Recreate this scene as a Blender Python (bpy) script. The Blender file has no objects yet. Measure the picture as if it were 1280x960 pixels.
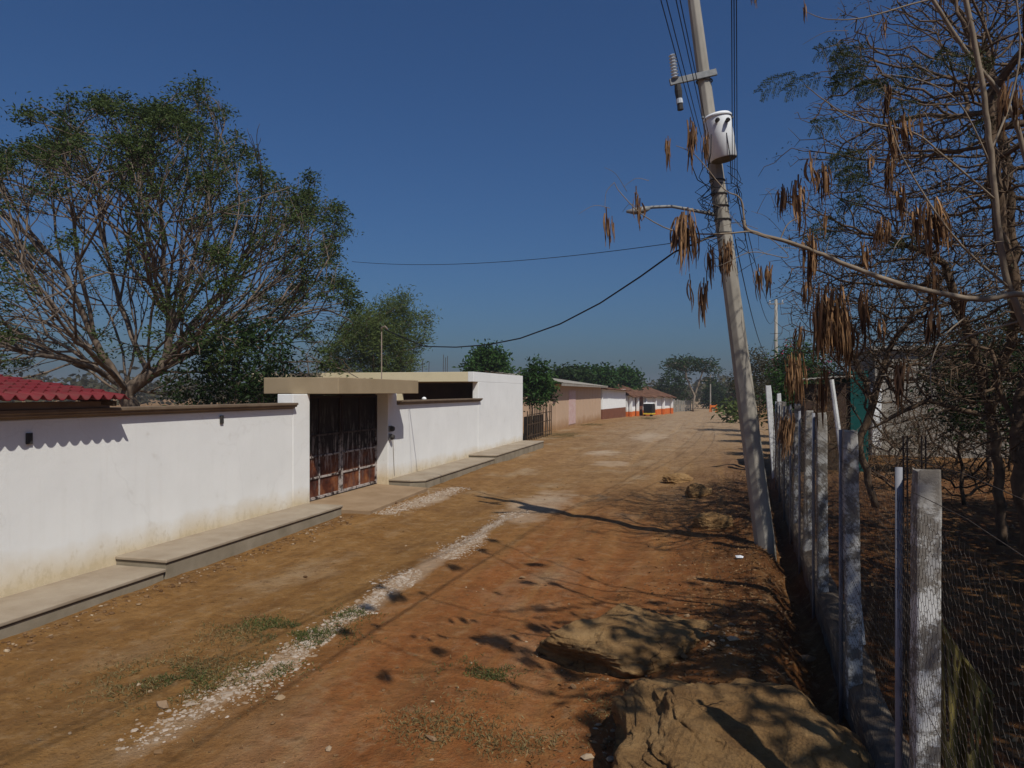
import bpy, math, random
import numpy as np
from mathutils import Vector, Matrix, Euler

random.seed(7)
RNG = np.random.default_rng(7)
R_ = math.radians
SC = bpy.context.scene
COL = SC.collection

# ------------------------------------------------------------------ camera, sky, sun, exposure
H = 2.6                                    # eye height
YAW = 15.26
F_PX = 887.0
cam_d = bpy.data.cameras.new('camera')
cam = bpy.data.objects.new('camera', cam_d)
COL.objects.link(cam)
cam.location = (0, 0, H)
cam.rotation_euler = (R_(90), 0, R_(YAW))
cam_d.sensor_width = 36
cam_d.lens = F_PX / 1280 * 36
cam_d.shift_y = 10 / 1280
cam_d.clip_start = 0.05
cam_d.clip_end = 6000
SC.camera = cam

SUN_TO = Vector((0.585, -0.56, 1.0)).normalized()
SUN_EL = math.asin(SUN_TO.z)
SUN_AZ = math.atan2(SUN_TO.x, SUN_TO.y)
world = bpy.data.worlds.new('World')
SC.world = world
world.use_nodes = True
wt = world.node_tree
wt.nodes.clear()
sky = wt.nodes.new('ShaderNodeTexSky')
sky.sky_type = 'NISHITA'
sky.sun_disc = False
sky.sun_elevation = SUN_EL
sky.sun_rotation = SUN_AZ
sky.altitude = 0
sky.air_density = 1.2
sky.dust_density = 2.0
sky.ozone_density = 10.0
bg = wt.nodes.new('ShaderNodeBackground')
bg.inputs['Strength'].default_value = 0.05
wo = wt.nodes.new('ShaderNodeOutputWorld')
tint = wt.nodes.new('ShaderNodeMix')
tint.data_type = 'RGBA'; tint.blend_type = 'MULTIPLY'
tint.inputs[0].default_value = 1.0
tint.inputs[7].default_value = (0.84, 1.09, 1.37, 1)      # the deep polarised blue of the camera's sky
wt.links.new(sky.outputs[0], tint.inputs[6])
wt.links.new(tint.outputs[2], bg.inputs['Color'])
wt.links.new(bg.outputs[0], wo.inputs['Surface'])

sun_d = bpy.data.lights.new('sun', 'SUN')
sun_d.energy = 4.5
sun_d.angle = R_(0.5)
sun_d.color = (1.0, 0.965, 0.875)
sun = bpy.data.objects.new('sun', sun_d)
COL.objects.link(sun)
sun.rotation_euler = (-SUN_TO).to_track_quat('-Z', 'Y').to_euler()

SC.view_settings.view_transform = 'Standard'
SC.view_settings.look = 'None'
SC.view_settings.gamma = 1.0
SC.view_settings.exposure = -0.25
SC.render.engine = 'CYCLES'
SC.cycles.max_bounces = 6
SC.cycles.volume_bounces = 0
SC.cycles.use_denoising = True

cs, sn = math.cos(R_(YAW)), math.sin(R_(YAW))

def cw(lat, dep, z=0.0):
    """camera-plan offsets (metres right, metres ahead) to a world point"""
    return Vector((lat * cs - dep * sn, lat * sn + dep * cs, z))

def W(px, py, dep):
    """a point of the photograph at a known distance ahead, as a world point"""
    return cw((px - 640) / F_PX * dep, dep, H - (py - 490) / F_PX * dep)

# ------------------------------------------------------------------ numeric noise
def _h(ix, iy, iz):
    n = (ix * 73856093) ^ (iy * 19349663) ^ (iz * 83492791)
    n = (n ^ (n >> 13)) * 1274126177
    n = n & 0x7fffffff
    n = (n ^ (n >> 16)) & 0xffff
    return n / 65535.0

def vnoise(x, y, z=0.0):
    x = np.asarray(x, float); y = np.asarray(y, float); z = np.asarray(z, float) + 0 * x
    ix, iy, iz = np.floor(x).astype(np.int64), np.floor(y).astype(np.int64), np.floor(z).astype(np.int64)
    fx, fy, fz = x - ix, y - iy, z - iz
    fx = fx * fx * (3 - 2 * fx); fy = fy * fy * (3 - 2 * fy); fz = fz * fz * (3 - 2 * fz)
    r = 0
    for dx in (0, 1):
        for dy in (0, 1):
            for dz in (0, 1):
                w = (fx if dx else 1 - fx) * (fy if dy else 1 - fy) * (fz if dz else 1 - fz)
                r = r + w * _h(ix + dx, iy + dy, iz + dz)
    return r * 2 - 1

def fbm(x, y, z=0.0, o=4):
    r, a, f = 0, 1.0, 1.0
    for k in range(o):
        r = r + a * vnoise(np.asarray(x) * f + 17.3 * k, np.asarray(y) * f - 9.1 * k, np.asarray(z) * f + 4.7 * k)
        a *= 0.5; f *= 2.03
    return r

def sstep(a, b, x):
    t = np.clip((np.asarray(x, float) - a) / (b - a), 0, 1)
    return t * t * (3 - 2 * t)

def ground_z(x, y):
    x = np.asarray(x, float); y = np.asarray(y, float)
    near = 1 - sstep(90, 160, np.hypot(x, y))
    z = -0.35 * sstep(55, 105, y) - 0.15 * sstep(105, 180, y)
    z = z + (0.035 * fbm(x * 0.7, y * 0.5, 0.3, 3) + 0.012 * fbm(x * 3.1, y * 2.4, 2.2, 2)) * near
    # wheel ruts that run with the road
    wob = 0.35 * vnoise(y * 0.12, 3.3) + 0.018 * np.maximum(y - 20, 0)
    for xr, d, w in ((-2.55, .035, .24), (-1.15, .04, .25), (-5.3, .02, .3), (-6.5, .015, .25)):
        z = z - d * np.exp(-((x - xr - wob) / w) ** 2) * near * (1 - sstep(60, 90, y))
    # earth banked up along the pavements
    z = z + 0.05 * (1 - sstep(-7.1, -5.2, x)) * sstep(8, 16, y) * near
    z = z - 0.07 * (1 - sstep(-7.0, -5.4, x)) * (1 - sstep(8, 12, y)) * near
    # bank below the fence
    z = z + 0.16 * sstep(-0.9, 0.9, x) * (1 - sstep(20, 45, y)) * (1 + 0.5 * fbm(x * 1.1, y * 0.9, 5, 2)) * near
    fx_ = 1.05 + (y - 4.8) * .056
    z = z - 0.34 * np.exp(-((x - fx_ + .22) / .22) ** 2) * sstep(-1, 2, y) * (1 - sstep(22, 30, y))
    z = z + 0.18 * np.exp(-((x - 0.2) / 0.8) ** 2 - ((y - 7.2) / 1.6) ** 2)
    return z

def gz(x, y):
    return float(ground_z(np.array([x]), np.array([y]))[0])

# ------------------------------------------------------------------ mesh helpers
class MB:
    def __init__(s):
        s.v, s.f = [], []
    def add(s, verts, faces):
        n = len(s.v)
        s.v += [tuple(p) for p in verts]
        s.f += [tuple(i + n for i in f) for f in faces]
    def box(s, x0, x1, y0, y1, z0, z1):
        s.add([(x0, y0, z0), (x1, y0, z0), (x1, y1, z0), (x0, y1, z0), (x0, y0, z1), (x1, y0, z1), (x1, y1, z1), (x0, y1, z1)],
              [(0, 3, 2, 1), (4, 5, 6, 7), (0, 1, 5, 4), (1, 2, 6, 5), (2, 3, 7, 6), (3, 0, 4, 7)])
        return s
    def obox(s, c, sx, sy, sz, rot):
        m = Euler(rot).to_matrix()
        vs = [m @ Vector((dx * sx / 2, dy * sy / 2, dz * sz / 2)) + Vector(c) for dz in (-1, 1) for dx, dy in ((-1, -1), (1, -1), (1, 1), (-1, 1))]
        s.add(vs, [(0, 3, 2, 1), (4, 5, 6, 7), (0, 1, 5, 4), (1, 2, 6, 5), (2, 3, 7, 6), (3, 0, 4, 7)])
        return s
    def beam(s, a, b, w, h, up=(0, 0, 1)):
        a, b = Vector(a), Vector(b)
        d = (b - a).normalized()
        sd = d.cross(Vector(up))
        if sd.length < 1e-4: sd = d.cross(Vector((1, 0, 0)))
        sd.normalize(); u = sd.cross(d)
        vs = [p + sd * (i * w / 2) + u * (j * h / 2) for p in (a, b) for i, j in ((-1, -1), (1, -1), (1, 1), (-1, 1))]
        s.add(vs, [(0, 1, 2, 3), (7, 6, 5, 4), (0, 4, 5, 1), (1, 5, 6, 2), (2, 6, 7, 3), (3, 7, 4, 0)])
        return s
    def tube(s, pts, radii, n=6, cap=True):
        pts = [Vector(p) for p in pts]
        if not hasattr(radii, '__len__'): radii = [radii] * len(pts)
        base = len(s.v)
        ref = None
        for i, p in enumerate(pts):
            d = (pts[min(i + 1, len(pts) - 1)] - pts[max(i - 1, 0)])
            if d.length < 1e-9: d = Vector((0, 0, 1))
            d.normalize()
            if ref is None: ref = d.orthogonal().normalized()
            ref = (ref - d * ref.dot(d))
            if ref.length < 1e-6: ref = d.orthogonal()
            ref.normalize()
            q = d.cross(ref)
            for k in range(n):
                a = 2 * math.pi * k / n
                s.v.append(tuple(p + (ref * math.cos(a) + q * math.sin(a)) * radii[i]))
        for i in range(len(pts) - 1):
            for k in range(n):
                a, b = base + i * n + k, base + i * n + (k + 1) % n
                s.f.append((a, b, b + n, a + n))
        if cap:
            s.f.append(tuple(base + k for k in range(n))[::-1])
            s.f.append(tuple(base + (len(pts) - 1) * n + k for k in range(n)))
        return s
    def lathe(s, c, prof, n=20):
        """prof: list of (radius, z)"""
        base = len(s.v)
        for r, z in prof:
            for k in range(n):
                a = 2 * math.pi * k / n
                s.v.append((c[0] + r * math.cos(a), c[1] + r * math.sin(a), c[2] + z))
        for i in range(len(prof) - 1):
            for k in range(n):
                a, b = base + i * n + k, base + i * n + (k + 1) % n
                s.f.append((a, b, b + n, a + n))
        s.f.append(tuple(base + k for k in range(n))[::-1])
        s.f.append(tuple(base + (len(prof) - 1) * n + k for k in range(n)))
        return s
    def poly(s, pts, ext):
        """a flat polygon pushed out along ext"""
        n = len(pts); e = Vector(ext)
        vs = [Vector(p) for p in pts] + [Vector(p) + e for p in pts]
        s.add(vs, [tuple(range(n))[::-1], tuple(range(n, 2 * n))] + [(i, (i + 1) % n, n + (i + 1) % n, n + i) for i in range(n)])
        return s
    def build(s, name, mat, parent=None, smooth=False, bevel=0.0, rnd=None):
        o = mesh_obj(name, s.v, s.f, mat, parent, smooth, bevel, rnd)
        return o

def world_loc(o):
    l = Vector(o.location)
    while o.parent:
        o = o.parent
        l += Vector(o.location)
    return l

def mesh_obj(name, v, f, mat, parent=None, smooth=False, bevel=0.0, rnd=None):
    me = bpy.data.meshes.new(name)
    if isinstance(v, np.ndarray):
        v = v.reshape(-1, 3)
        off = np.array(world_loc(parent)) if parent else np.zeros(3)
        v = (v - off)
        me.from_pydata(v.tolist(), [], f if isinstance(f, list) else f.tolist())
    else:
        off = world_loc(parent) if parent else Vector((0, 0, 0))
        me.from_pydata([(p[0] - off.x, p[1] - off.y, p[2] - off.z) for p in v], [], f)
    me.update()
    import bmesh
    if len(f) < 30000 and rnd is None:
        bm = bmesh.new(); bm.from_mesh(me)
        bmesh.ops.recalc_face_normals(bm, faces=bm.faces)
        bm.to_mesh(me); bm.free()
    if mat: me.materials.append(mat)
    if smooth:
        me.polygons.foreach_set('use_smooth', [True] * len(me.polygons))
    if rnd is not None:
        at = me.attributes.new('rnd', 'FLOAT', 'FACE')
        at.data.foreach_set('value', np.asarray(rnd, dtype=np.float32))
    o = bpy.data.objects.new(name, me)
    COL.objects.link(o)
    if parent: o.parent = parent
    if bevel:
        b = o.modifiers.new('bevel', 'BEVEL')
        b.width = bevel; b.segments = 2; b.limit_method = 'ANGLE'; b.angle_limit = R_(40)
    return o

def tag(o, label, cat, group=None, kind=None):
    o['label'] = label
    o['category'] = cat
    if group: o['group'] = group
    if kind: o['kind'] = kind
    return o

def thing(name, loc, label, cat, group=None):
    o = bpy.data.objects.new(name, None)
    COL.objects.link(o)
    o.location = loc
    o.empty_display_size = 0.2
    return tag(o, label, cat, group)

# ------------------------------------------------------------------ materials
def newmat(name):
    m = bpy.data.materials.new(name)
    m.use_nodes = True
    nt = m.node_tree
    b = nt.nodes['Principled BSDF']
    b.inputs['Specular IOR Level'].default_value = 0.12
    return m, nt, b

def N(nt, t, **kw):
    n = nt.nodes.new(t)
    for k, v in kw.items():
        if k in n.inputs.keys(): n.inputs[k].default_value = v
        else: setattr(n, k, v)
    return n

def ramp(nt, fac, stops, interp='LINEAR'):
    r = nt.nodes.new('ShaderNodeValToRGB')
    r.color_ramp.interpolation = interp
    e = r.color_ramp.elements
    while len(e) < len(stops): e.new(0.5)
    for el, (p, c) in zip(e, stops):
        el.position = p
        el.color = (c, c, c, 1) if not hasattr(c, '__len__') else (c[0], c[1], c[2], 1)
    nt.links.new(fac, r.inputs['Fac'])
    return r.outputs['Color']

def pos(nt, scale=(1, 1, 1)):
    g = nt.nodes.new('ShaderNodeNewGeometry')
    if scale == (1, 1, 1): return g.outputs['Position']
    m = nt.nodes.new('ShaderNodeMapping')
    m.inputs['Scale'].default_value = scale
    nt.links.new(g.outputs['Position'], m.inputs['Vector'])
    return m.outputs['Vector']

def noise(nt, vec, scale, detail=4, rough=0.55):
    n = nt.nodes.new('ShaderNodeTexNoise')
    n.inputs['Scale'].default_value = scale
    n.inputs['Detail'].default_value = detail
    n.inputs['Roughness'].default_value = rough
    nt.links.new(vec, n.inputs['Vector'])
    return n.outputs['Fac']

def mixc(nt, fac, a, b, mode='MIX'):
    m = nt.nodes.new('ShaderNodeMix')
    m.data_type = 'RGBA'; m.blend_type = mode
    for sock, val in ((m.inputs[0], fac), (m.inputs[6], a), (m.inputs[7], b)):
        if hasattr(val, 'is_output'): nt.links.new(val, sock)
        elif hasattr(val, '__len__'): sock.default_value = (val[0], val[1], val[2], 1)
        else: sock.default_value = val
    return m.outputs[2]

def math_(nt, op, a, b=0.0, c=None, clamp=False):
    m = nt.nodes.new('ShaderNodeMath')
    m.operation = op; m.use_clamp = clamp
    for i, val in enumerate((a, b) if c is None else (a, b, c)):
        if hasattr(val, 'is_output'): nt.links.new(val, m.inputs[i])
        else: m.inputs[i].default_value = val
    return m.outputs[0]

def sepxyz(nt, vec):
    s = nt.nodes.new('ShaderNodeSeparateXYZ')
    nt.links.new(vec, s.inputs[0])
    return s.outputs

def bump(nt, b, h, strength=0.3, dist=0.02):
    n = nt.nodes.new('ShaderNodeBump')
    n.inputs['Strength'].default_value = strength
    n.inputs['Distance'].default_value = dist
    nt.links.new(h, n.inputs['Height'])
    nt.links.new(n.outputs[0], b.inputs['Normal'])

def mrange(nt, v, a, b, lo=0.0, hi=1.0):
    m = nt.nodes.new('ShaderNodeMapRange')
    m.inputs[1].default_value = a; m.inputs[2].default_value = b
    m.inputs[3].default_value = lo; m.inputs[4].default_value = hi
    nt.links.new(v, m.inputs[0])
    return m.outputs[0]

def simple(name, c1, c2, scale=4, rough=0.8, bstr=0.25, bdist=0.01, stretch=(1, 1, 1), metal=0.0, bscale=None):
    m, nt, b = newmat(name)
    p = pos(nt, stretch)
    n1 = noise(nt, p, scale, 6, 0.6)
    col = ramp(nt, n1, [(0.3, c1), (0.7, c2)])
    nt.links.new(col, b.inputs['Base Color'])
    b.inputs['Roughness'].default_value = rough
    b.inputs['Metallic'].default_value = metal
    if bstr:
        bump(nt, b, noise(nt, p, bscale or scale * 6, 5, 0.65), bstr, bdist)
    return m

def leafmat(name, dark, light, trans=0.25):
    m, nt, b = newmat(name)
    a = N(nt, 'ShaderNodeAttribute', attribute_name='rnd')
    n1 = noise(nt, pos(nt), 0.9, 3)
    f = math_(nt, 'ADD', math_(nt, 'MULTIPLY', a.outputs['Fac'], 0.6), math_(nt, 'MULTIPLY', n1, 0.45))
    col = ramp(nt, f, [(0.2, dark), (0.85, light)])
    nt.links.new(col, b.inputs['Base Color'])
    b.inputs['Roughness'].default_value = 0.55
    t = nt.nodes.new('ShaderNodeBsdfTranslucent')
    nt.links.new(col, t.inputs['Color'])
    mx = nt.nodes.new('ShaderNodeMixShader')
    mx.inputs[0].default_value = trans
    nt.links.new(b.outputs[0], mx.inputs[1]); nt.links.new(t.outputs[0], mx.inputs[2])
    nt.links.new(mx.outputs[0], nt.nodes['Material Output'].inputs['Surface'])
    return m

def plaster(name, base, stain, z0, z1, dirt=(0.42, 0.36, 0.28), amount=0.5):
    """painted plaster with splashed earth near its foot, faint streaks and grime"""
    m, nt, b = newmat(name)
    p = pos(nt)
    x, y, z = sepxyz(nt, p)
    n1 = noise(nt, p, 1.3, 5)
    col = mixc(nt, ramp(nt, n1, [(0.35, 0.0), (0.75, 1.0)]), base, tuple(c * 0.93 for c in base))
    st = noise(nt, pos(nt, (5, 5, 0.35)), 1.6, 5, 0.6)
    col = mixc(nt, math_(nt, 'MULTIPLY', ramp(nt, st, [(0.54, 0.0), (0.78, 1.0)]), 0.09), col, dirt)
    blot = noise(nt, p, 2.6, 6, 0.7)
    col = mixc(nt, math_(nt, 'MULTIPLY', ramp(nt, blot, [(0.62, 0.0), (0.72, 1.0)]), 0.25), col, dirt)
    ft = math_(nt, 'ADD', mrange(nt, z, z0, z1, 1.0, 0.0), math_(nt, 'MULTIPLY', math_(nt, 'SUBTRACT', n1, 0.5), 0.8))
    ft = math_(nt, 'MULTIPLY', ramp(nt, ft, [(0.18, 0.0), (0.85, 1.0)]), amount)
    col = mixc(nt, ft, col, stain)
    spl = noise(nt, pos(nt, (1, 1, .6)), 7, 6, .75)
    sp2 = math_(nt, 'MULTIPLY', ramp(nt, math_(nt, 'ADD', spl, mrange(nt, z, z0, z1 + .35, .12, -.25)), [(.56, 0.0), (.64, 1.0)]), amount * .38)
    col = mixc(nt, sp2, col, tuple(c * .75 for c in stain))
    crk = N(nt, 'ShaderNodeTexVoronoi', feature='DISTANCE_TO_EDGE'); crk.inputs['Scale'].default_value = .35
    wv = N(nt, 'ShaderNodeVectorMath', operation='ADD'); wn = N(nt, 'ShaderNodeTexNoise'); wn.inputs['Scale'].default_value = 1.4; wn.inputs['Detail'].default_value = 5
    nt.links.new(p, wn.inputs['Vector']); nt.links.new(p, wv.inputs[0]); nt.links.new(wn.outputs['Color'], wv.inputs[1]); nt.links.new(wv.outputs[0], crk.inputs['Vector'])
    col = mixc(nt, math_(nt, 'MULTIPLY', ramp(nt, crk.outputs['Distance'], [(0.0, 1.0), (.006, 0.0)]), .10 if amount else 0), col, (.35, .31, .26))
    nt.links.new(col, b.inputs['Base Color'])
    b.inputs['Roughness'].default_value = 0.85
    bump(nt, b, math_(nt, 'ADD', noise(nt, p, 30, 5, 0.7), math_(nt, 'MULTIPLY', noise(nt, p, 2.2, 3), 2.0)), 0.25, 0.012)
    return m

M = {}
M['white'] = plaster('white plaster', (0.80, 0.79, 0.765), (0.60, 0.47, 0.28), 0.15, 0.75, amount=0.85)
M['white_clean'] = plaster('white paint', (0.82, 0.81, 0.79), (0.66, 0.56, 0.40), 0.3, 0.8, amount=0.5)
M['cream'] = plaster('cream plaster', (0.70, 0.60, 0.40), (0.5, 0.4, 0.25), -1, 0, amount=0)
M['taupe'] = simple('taupe render', (0.29, 0.22, 0.135), (0.36, 0.275, 0.175), 1.5, 0.85, 0.2, 0.008)
M['coping'] = simple('brown moulding', (0.13, 0.09, 0.06), (0.20, 0.145, 0.10), 2.5, 0.85, 0.3, 0.008)
M['concrete'] = simple('pavement concrete', (0.26, 0.20, 0.14), (0.36, 0.295, 0.22), 1.8, 0.9, 0.4, 0.008)
M['kerb'] = simple('kerb concrete', (0.20, 0.165, 0.115), (0.30, 0.25, 0.185), 2.2, 0.9, 0.4, 0.01)
M['kerb_edge'] = simple('dark kerb lip', (0.05, 0.04, 0.03), (0.10, 0.08, 0.06), 6, 0.9)  # thin dark strip between kerb and slab edge
M['pole'] = simple('pole concrete', (0.25, 0.225, 0.19), (0.38, 0.345, 0.295), 3.5, 0.9, 0.35, 0.008, (1, 1, 0.35))
M['steel'] = simple('galvanised steel', (0.16, 0.16, 0.16), (0.27, 0.27, 0.27), 12, 0.6, 0.1, 0.002, metal=0.2)
M['dark_steel'] = simple('dark steel', (0.03, 0.03, 0.03), (0.07, 0.06, 0.055), 12, 0.55, 0.1, 0.002)
M['porcelain'] = simple('white porcelain', (0.45, 0.47, 0.5), (0.58, 0.6, 0.63), 14, 0.25, 0.0)
M['tank'] = simple('white tank paint', (0.74, 0.75, 0.76), (0.84, 0.84, 0.84), 5, 0.35, 0.05, 0.002)
M['tank_under'] = simple('tank underside', (0.10, 0.085, 0.06), (0.2, 0.17, 0.12), 8, 0.7)
M['cable'] = simple('black cable', (0.012, 0.012, 0.014), (0.025, 0.025, 0.028), 8, 0.6, 0)
M['bark'] = simple('grey brown bark', (0.085, 0.062, 0.045), (0.19, 0.145, 0.11), 6, 0.9, 0.5, 0.015, (1, 1, 0.4))
M['bark_mid'] = simple('greyish tree bark', (0.09, 0.066, 0.05), (0.21, 0.16, 0.122), 6, 0.9, 0.5, 0.012, (1, 1, 0.4))
M['bark_pale'] = simple('pale bark', (0.17, 0.13, 0.095), (0.29, 0.235, 0.18), 8, 0.85, 0.4, 0.006, (1, 1, 0.5))
M['bark_dark'] = simple('dark twig bark', (0.065, 0.042, 0.027), (0.155, 0.105, 0.07), 7, 0.9, 0.4, 0.008)
M['rusty_wire'] = simple('rusty wire', (0.035, 0.026, 0.022), (0.08, 0.065, 0.055), 30, 0.8, 0)
M['black'] = simple('black paint', (0.008, 0.008, 0.009), (0.016, 0.015, 0.015), 5, 0.4, 0.05, 0.002)
M['glass'] = simple('dark glass', (0.01, 0.012, 0.014), (0.016, 0.018, 0.02), 3, 0.12, 0)
M['yellow'] = simple('yellow paint', (0.55, 0.38, 0.03), (0.65, 0.46, 0.05), 6, 0.5, 0.05, 0.002)
M['rubber'] = simple('rubber', (0.012, 0.012, 0.012), (0.03, 0.028, 0.025), 10, 0.85)
M['peach'] = plaster('peach render', (0.52, 0.36, 0.245), (0.32, 0.17, 0.07), 0.0, 0.9, (0.28, 0.17, 0.11), 0.8)
M['pink_panel'] = simple('faded pink whitewash', (0.50, 0.30, 0.27), (0.58, 0.46, 0.42), 3, 0.9, 0.1, 0.003)
M['brown_dado'] = simple('brown painted dado', (0.16, 0.06, 0.035), (0.21, 0.085, 0.05), 2, 0.85, 0.2)
M['orange_dado'] = simple('orange painted dado', (0.55, 0.12, 0.025), (0.66, 0.17, 0.04), 1.5, 0.8, 0.2)
M['clay_tile'] = simple('weathered clay tile', (0.075, 0.034, 0.022), (0.17, 0.088, 0.055), 1.7, 0.9, 0.4, 0.02)
m, nt, b = newmat('red roof sheet')
p = pos(nt)
n1 = noise(nt, p, 3, 6, .65); n2 = noise(nt, pos(nt, (1.2, 7, 1)), 1.5, 5, .6)
col = ramp(nt, n1, [(.3, (.125, .014, .018)), (.7, (.18, .026, .030))])
col = mixc(nt, math_(nt, 'MULTIPLY', ramp(nt, n2, [(.48, 0.0), (.68, 1.0)]), .55), col, (.10, .05, .04))
nt.links.new(col, b.inputs['Base Color']); b.inputs['Roughness'].default_value = .65
bump(nt, b, noise(nt, p, 20, 4), .15, .004)
M['red_tile'] = m
M['grey_roof'] = simple('grey cement sheet', (0.24, 0.215, 0.18), (0.33, 0.30, 0.26), 2, 0.9, 0.2)
M['timber'] = simple('dark timber', (0.05, 0.032, 0.02), (0.10, 0.065, 0.04), 5, 0.85, 0.4, 0.006, (1, 1, 0.2))
M['beam_grey'] = simple('weathered grey beam', (0.17, 0.13, 0.10), (0.24, 0.19, 0.15), 4, 0.9, 0.3)
M['dark_room'] = simple('dark brown inner wall', (0.05, 0.03, 0.022), (0.075, 0.048, 0.035), 2, 0.9)
M['teal'] = simple('dark teal sheet', (0.006, 0.055, 0.052), (0.010, 0.075, 0.07), 2, 0.6, 0.1)
M['pods'] = None
M['grass_green'] = leafmat('green grass', (0.045, 0.06, 0.018), (0.12, 0.13, 0.04), 0.2)
M['grass_dry'] = leafmat('dry grass', (0.11, 0.085, 0.035), (0.27, 0.20, 0.09), 0.2)
M['litter'] = leafmat('dry leaves', (0.07, 0.032, 0.015), (0.32, 0.19, 0.09), 0.1)
M['leaf_acacia'] = leafmat('tree leaves', (0.022, 0.038, 0.010), (0.085, 0.115, 0.030))
M['leaf_dark'] = leafmat('dark glossy leaves', (0.009, 0.022, 0.006), (0.036, 0.065, 0.015))
M['leaf_light'] = leafmat('light green leaves', (0.045, 0.07, 0.018), (0.13, 0.16, 0.045))
M['leaf_mid'] = leafmat('mid green leaves', (0.014, 0.038, 0.008), (0.05, 0.105, 0.022))
M['leaf_olive'] = leafmat('olive brown leaves', (0.028, 0.028, 0.013), (0.085, 0.072, 0.032))
M['leaf_dry'] = leafmat('dull dry leaflets', (0.02, 0.022, 0.011), (0.075, 0.062, 0.03))
M['leaf_frond'] = leafmat('feathery fronds', (0.016, 0.026, 0.008), (0.06, 0.07, 0.02))
M['pod'] = leafmat('dry seed pods', (0.045, 0.020, 0.010), (0.42, 0.24, 0.12), 0.15)
M['pod_pale'] = leafmat('pale seed pods', (0.2, 0.11, 0.06), (0.5, 0.36, 0.24), 0.15)
M['blossom'] = leafmat('pink blossom', (0.30, 0.03, 0.07), (0.5, 0.08, 0.14), 0.2)

# fence post: flaking whitewash over grey concrete
m, nt, b = newmat('whitewashed post')
p = pos(nt)
n1 = noise(nt, p, 9, 7, 0.72)
f = ramp(nt, n1, [(0.47, 0.0), (0.56, 1.0)])
x, y, z = sepxyz(nt, p)
f = math_(nt, 'MULTIPLY', f, ramp(nt, math_(nt, 'ADD', mrange(nt, z, 1.0, 2.5, 1.0, 0.25), math_(nt, 'MULTIPLY', math_(nt, 'SUBTRACT', noise(nt, p, 3, 3), 0.5), 0.9)), [(0.2, 0.0), (0.75, 1.0)]))
col = mixc(nt, f, mixc(nt, noise(nt, p, 22, 5), (0.13, 0.112, 0.095), (0.27, 0.24, 0.205)), (0.62, 0.605, 0.58))
nt.links.new(col, b.inputs['Base Color'])
b.inputs['Roughness'].default_value = 0.9
bump(nt, b, math_(nt, 'ADD', noise(nt, p, 40, 5, 0.7), f), 0.5, 0.008)
M['post'] = m
M['post_white'] = simple('white painted post', (0.5, 0.5, 0.5), (0.72, 0.72, 0.71), 7, 0.85, 0.3)
M['pipe'] = simple('pale grey pipe', (0.19, 0.19, 0.215), (0.28, 0.28, 0.30), 9, 0.6, 0.1, 0.002)

# rubble kerb under the fence
m, nt, b = newmat('rubble kerb')
p = pos(nt)
v = N(nt, 'ShaderNodeTexVoronoi'); v.inputs['Scale'].default_value = 7; nt.links.new(p, v.inputs['Vector'])
col = mixc(nt, noise(nt, p, 6, 6), (0.13, 0.10, 0.075), (0.30, 0.245, 0.18))
col = mixc(nt, ramp(nt, v.outputs['Distance'], [(0.0, 0.0), (0.6, 0.6)]), col, (0.09, 0.055, 0.035))
nt.links.new(col, b.inputs['Base Color']); b.inputs['Roughness'].default_value = 0.95
bump(nt, b, v.outputs['Distance'], 0.7, 0.05)
M['rubble'] = m

# grey block wall with joints
m, nt, b = newmat('grey block wall')
p = pos(nt, (1, 1, 1))
br = N(nt, 'ShaderNodeTexBrick')
mp = N(nt, 'ShaderNodeMapping'); mp.inputs['Rotation'].default_value = (R_(90), 0, 0)
nt.links.new(p, mp.inputs['Vector']); nt.links.new(mp.outputs[0], br.inputs['Vector'])
br.inputs['Scale'].default_value = 1.0
br.inputs['Brick Width'].default_value = 0.4; br.inputs['Row Height'].default_value = 0.2; br.inputs['Mortar Size'].default_value = 0.012
br.inputs['Color1'].default_value = (0.27, 0.245, 0.21, 1); br.inputs['Color2'].default_value = (0.33, 0.30, 0.26, 1); br.inputs['Mortar'].default_value = (0.2, 0.18, 0.155, 1)
col = mixc(nt, math_(nt, 'MULTIPLY', noise(nt, p, 1.2, 5), 0.5), br.outputs['Color'], (0.24, 0.2, 0.16))
nt.links.new(col, b.inputs['Base Color']); b.inputs['Roughness'].default_value = 0.95
bump(nt, b, br.outputs['Fac'], -0.4, 0.01)
M['block'] = m

# boulder
m, nt, b = newmat('sandstone boulder')
p = pos(nt)
n1 = noise(nt, p, 2.2, 8, 0.65); n2 = noise(nt, pos(nt, (1, 1, 4)), 6, 7, 0.7)
col = ramp(nt, n1, [(0.25, (0.18, 0.092, 0.036)), (0.5, (0.315, 0.182, 0.076)), (0.75, (0.42, 0.27, 0.128))])
col = mixc(nt, ramp(nt, n2, [(0.32, 0.6), (0.5, 0.0)]), col, (0.14, 0.08, 0.04))
v = N(nt, 'ShaderNodeTexVoronoi', feature='DISTANCE_TO_EDGE'); v.inputs['Scale'].default_value = 0.9
dm = N(nt, 'ShaderNodeVectorMath', operation='ADD'); nz = N(nt, 'ShaderNodeTexNoise'); nz.inputs['Scale'].default_value = 2.5
nt.links.new(p, nz.inputs['Vector']); nt.links.new(p, dm.inputs[0]); nt.links.new(nz.outputs['Color'], dm.inputs[1]); nt.links.new(dm.outputs[0], v.inputs['Vector'])
crack = ramp(nt, math_(nt, 'ADD', v.outputs['Distance'], math_(nt, 'MULTIPLY', n1, 0.10)), [(0.03, 0.0), (0.05, 1.0)])
col = mixc(nt, crack, (0.08, 0.045, 0.025), col)
nt.links.new(col, b.inputs['Base Color']); b.inputs['Roughness'].default_value = 0.95
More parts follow.
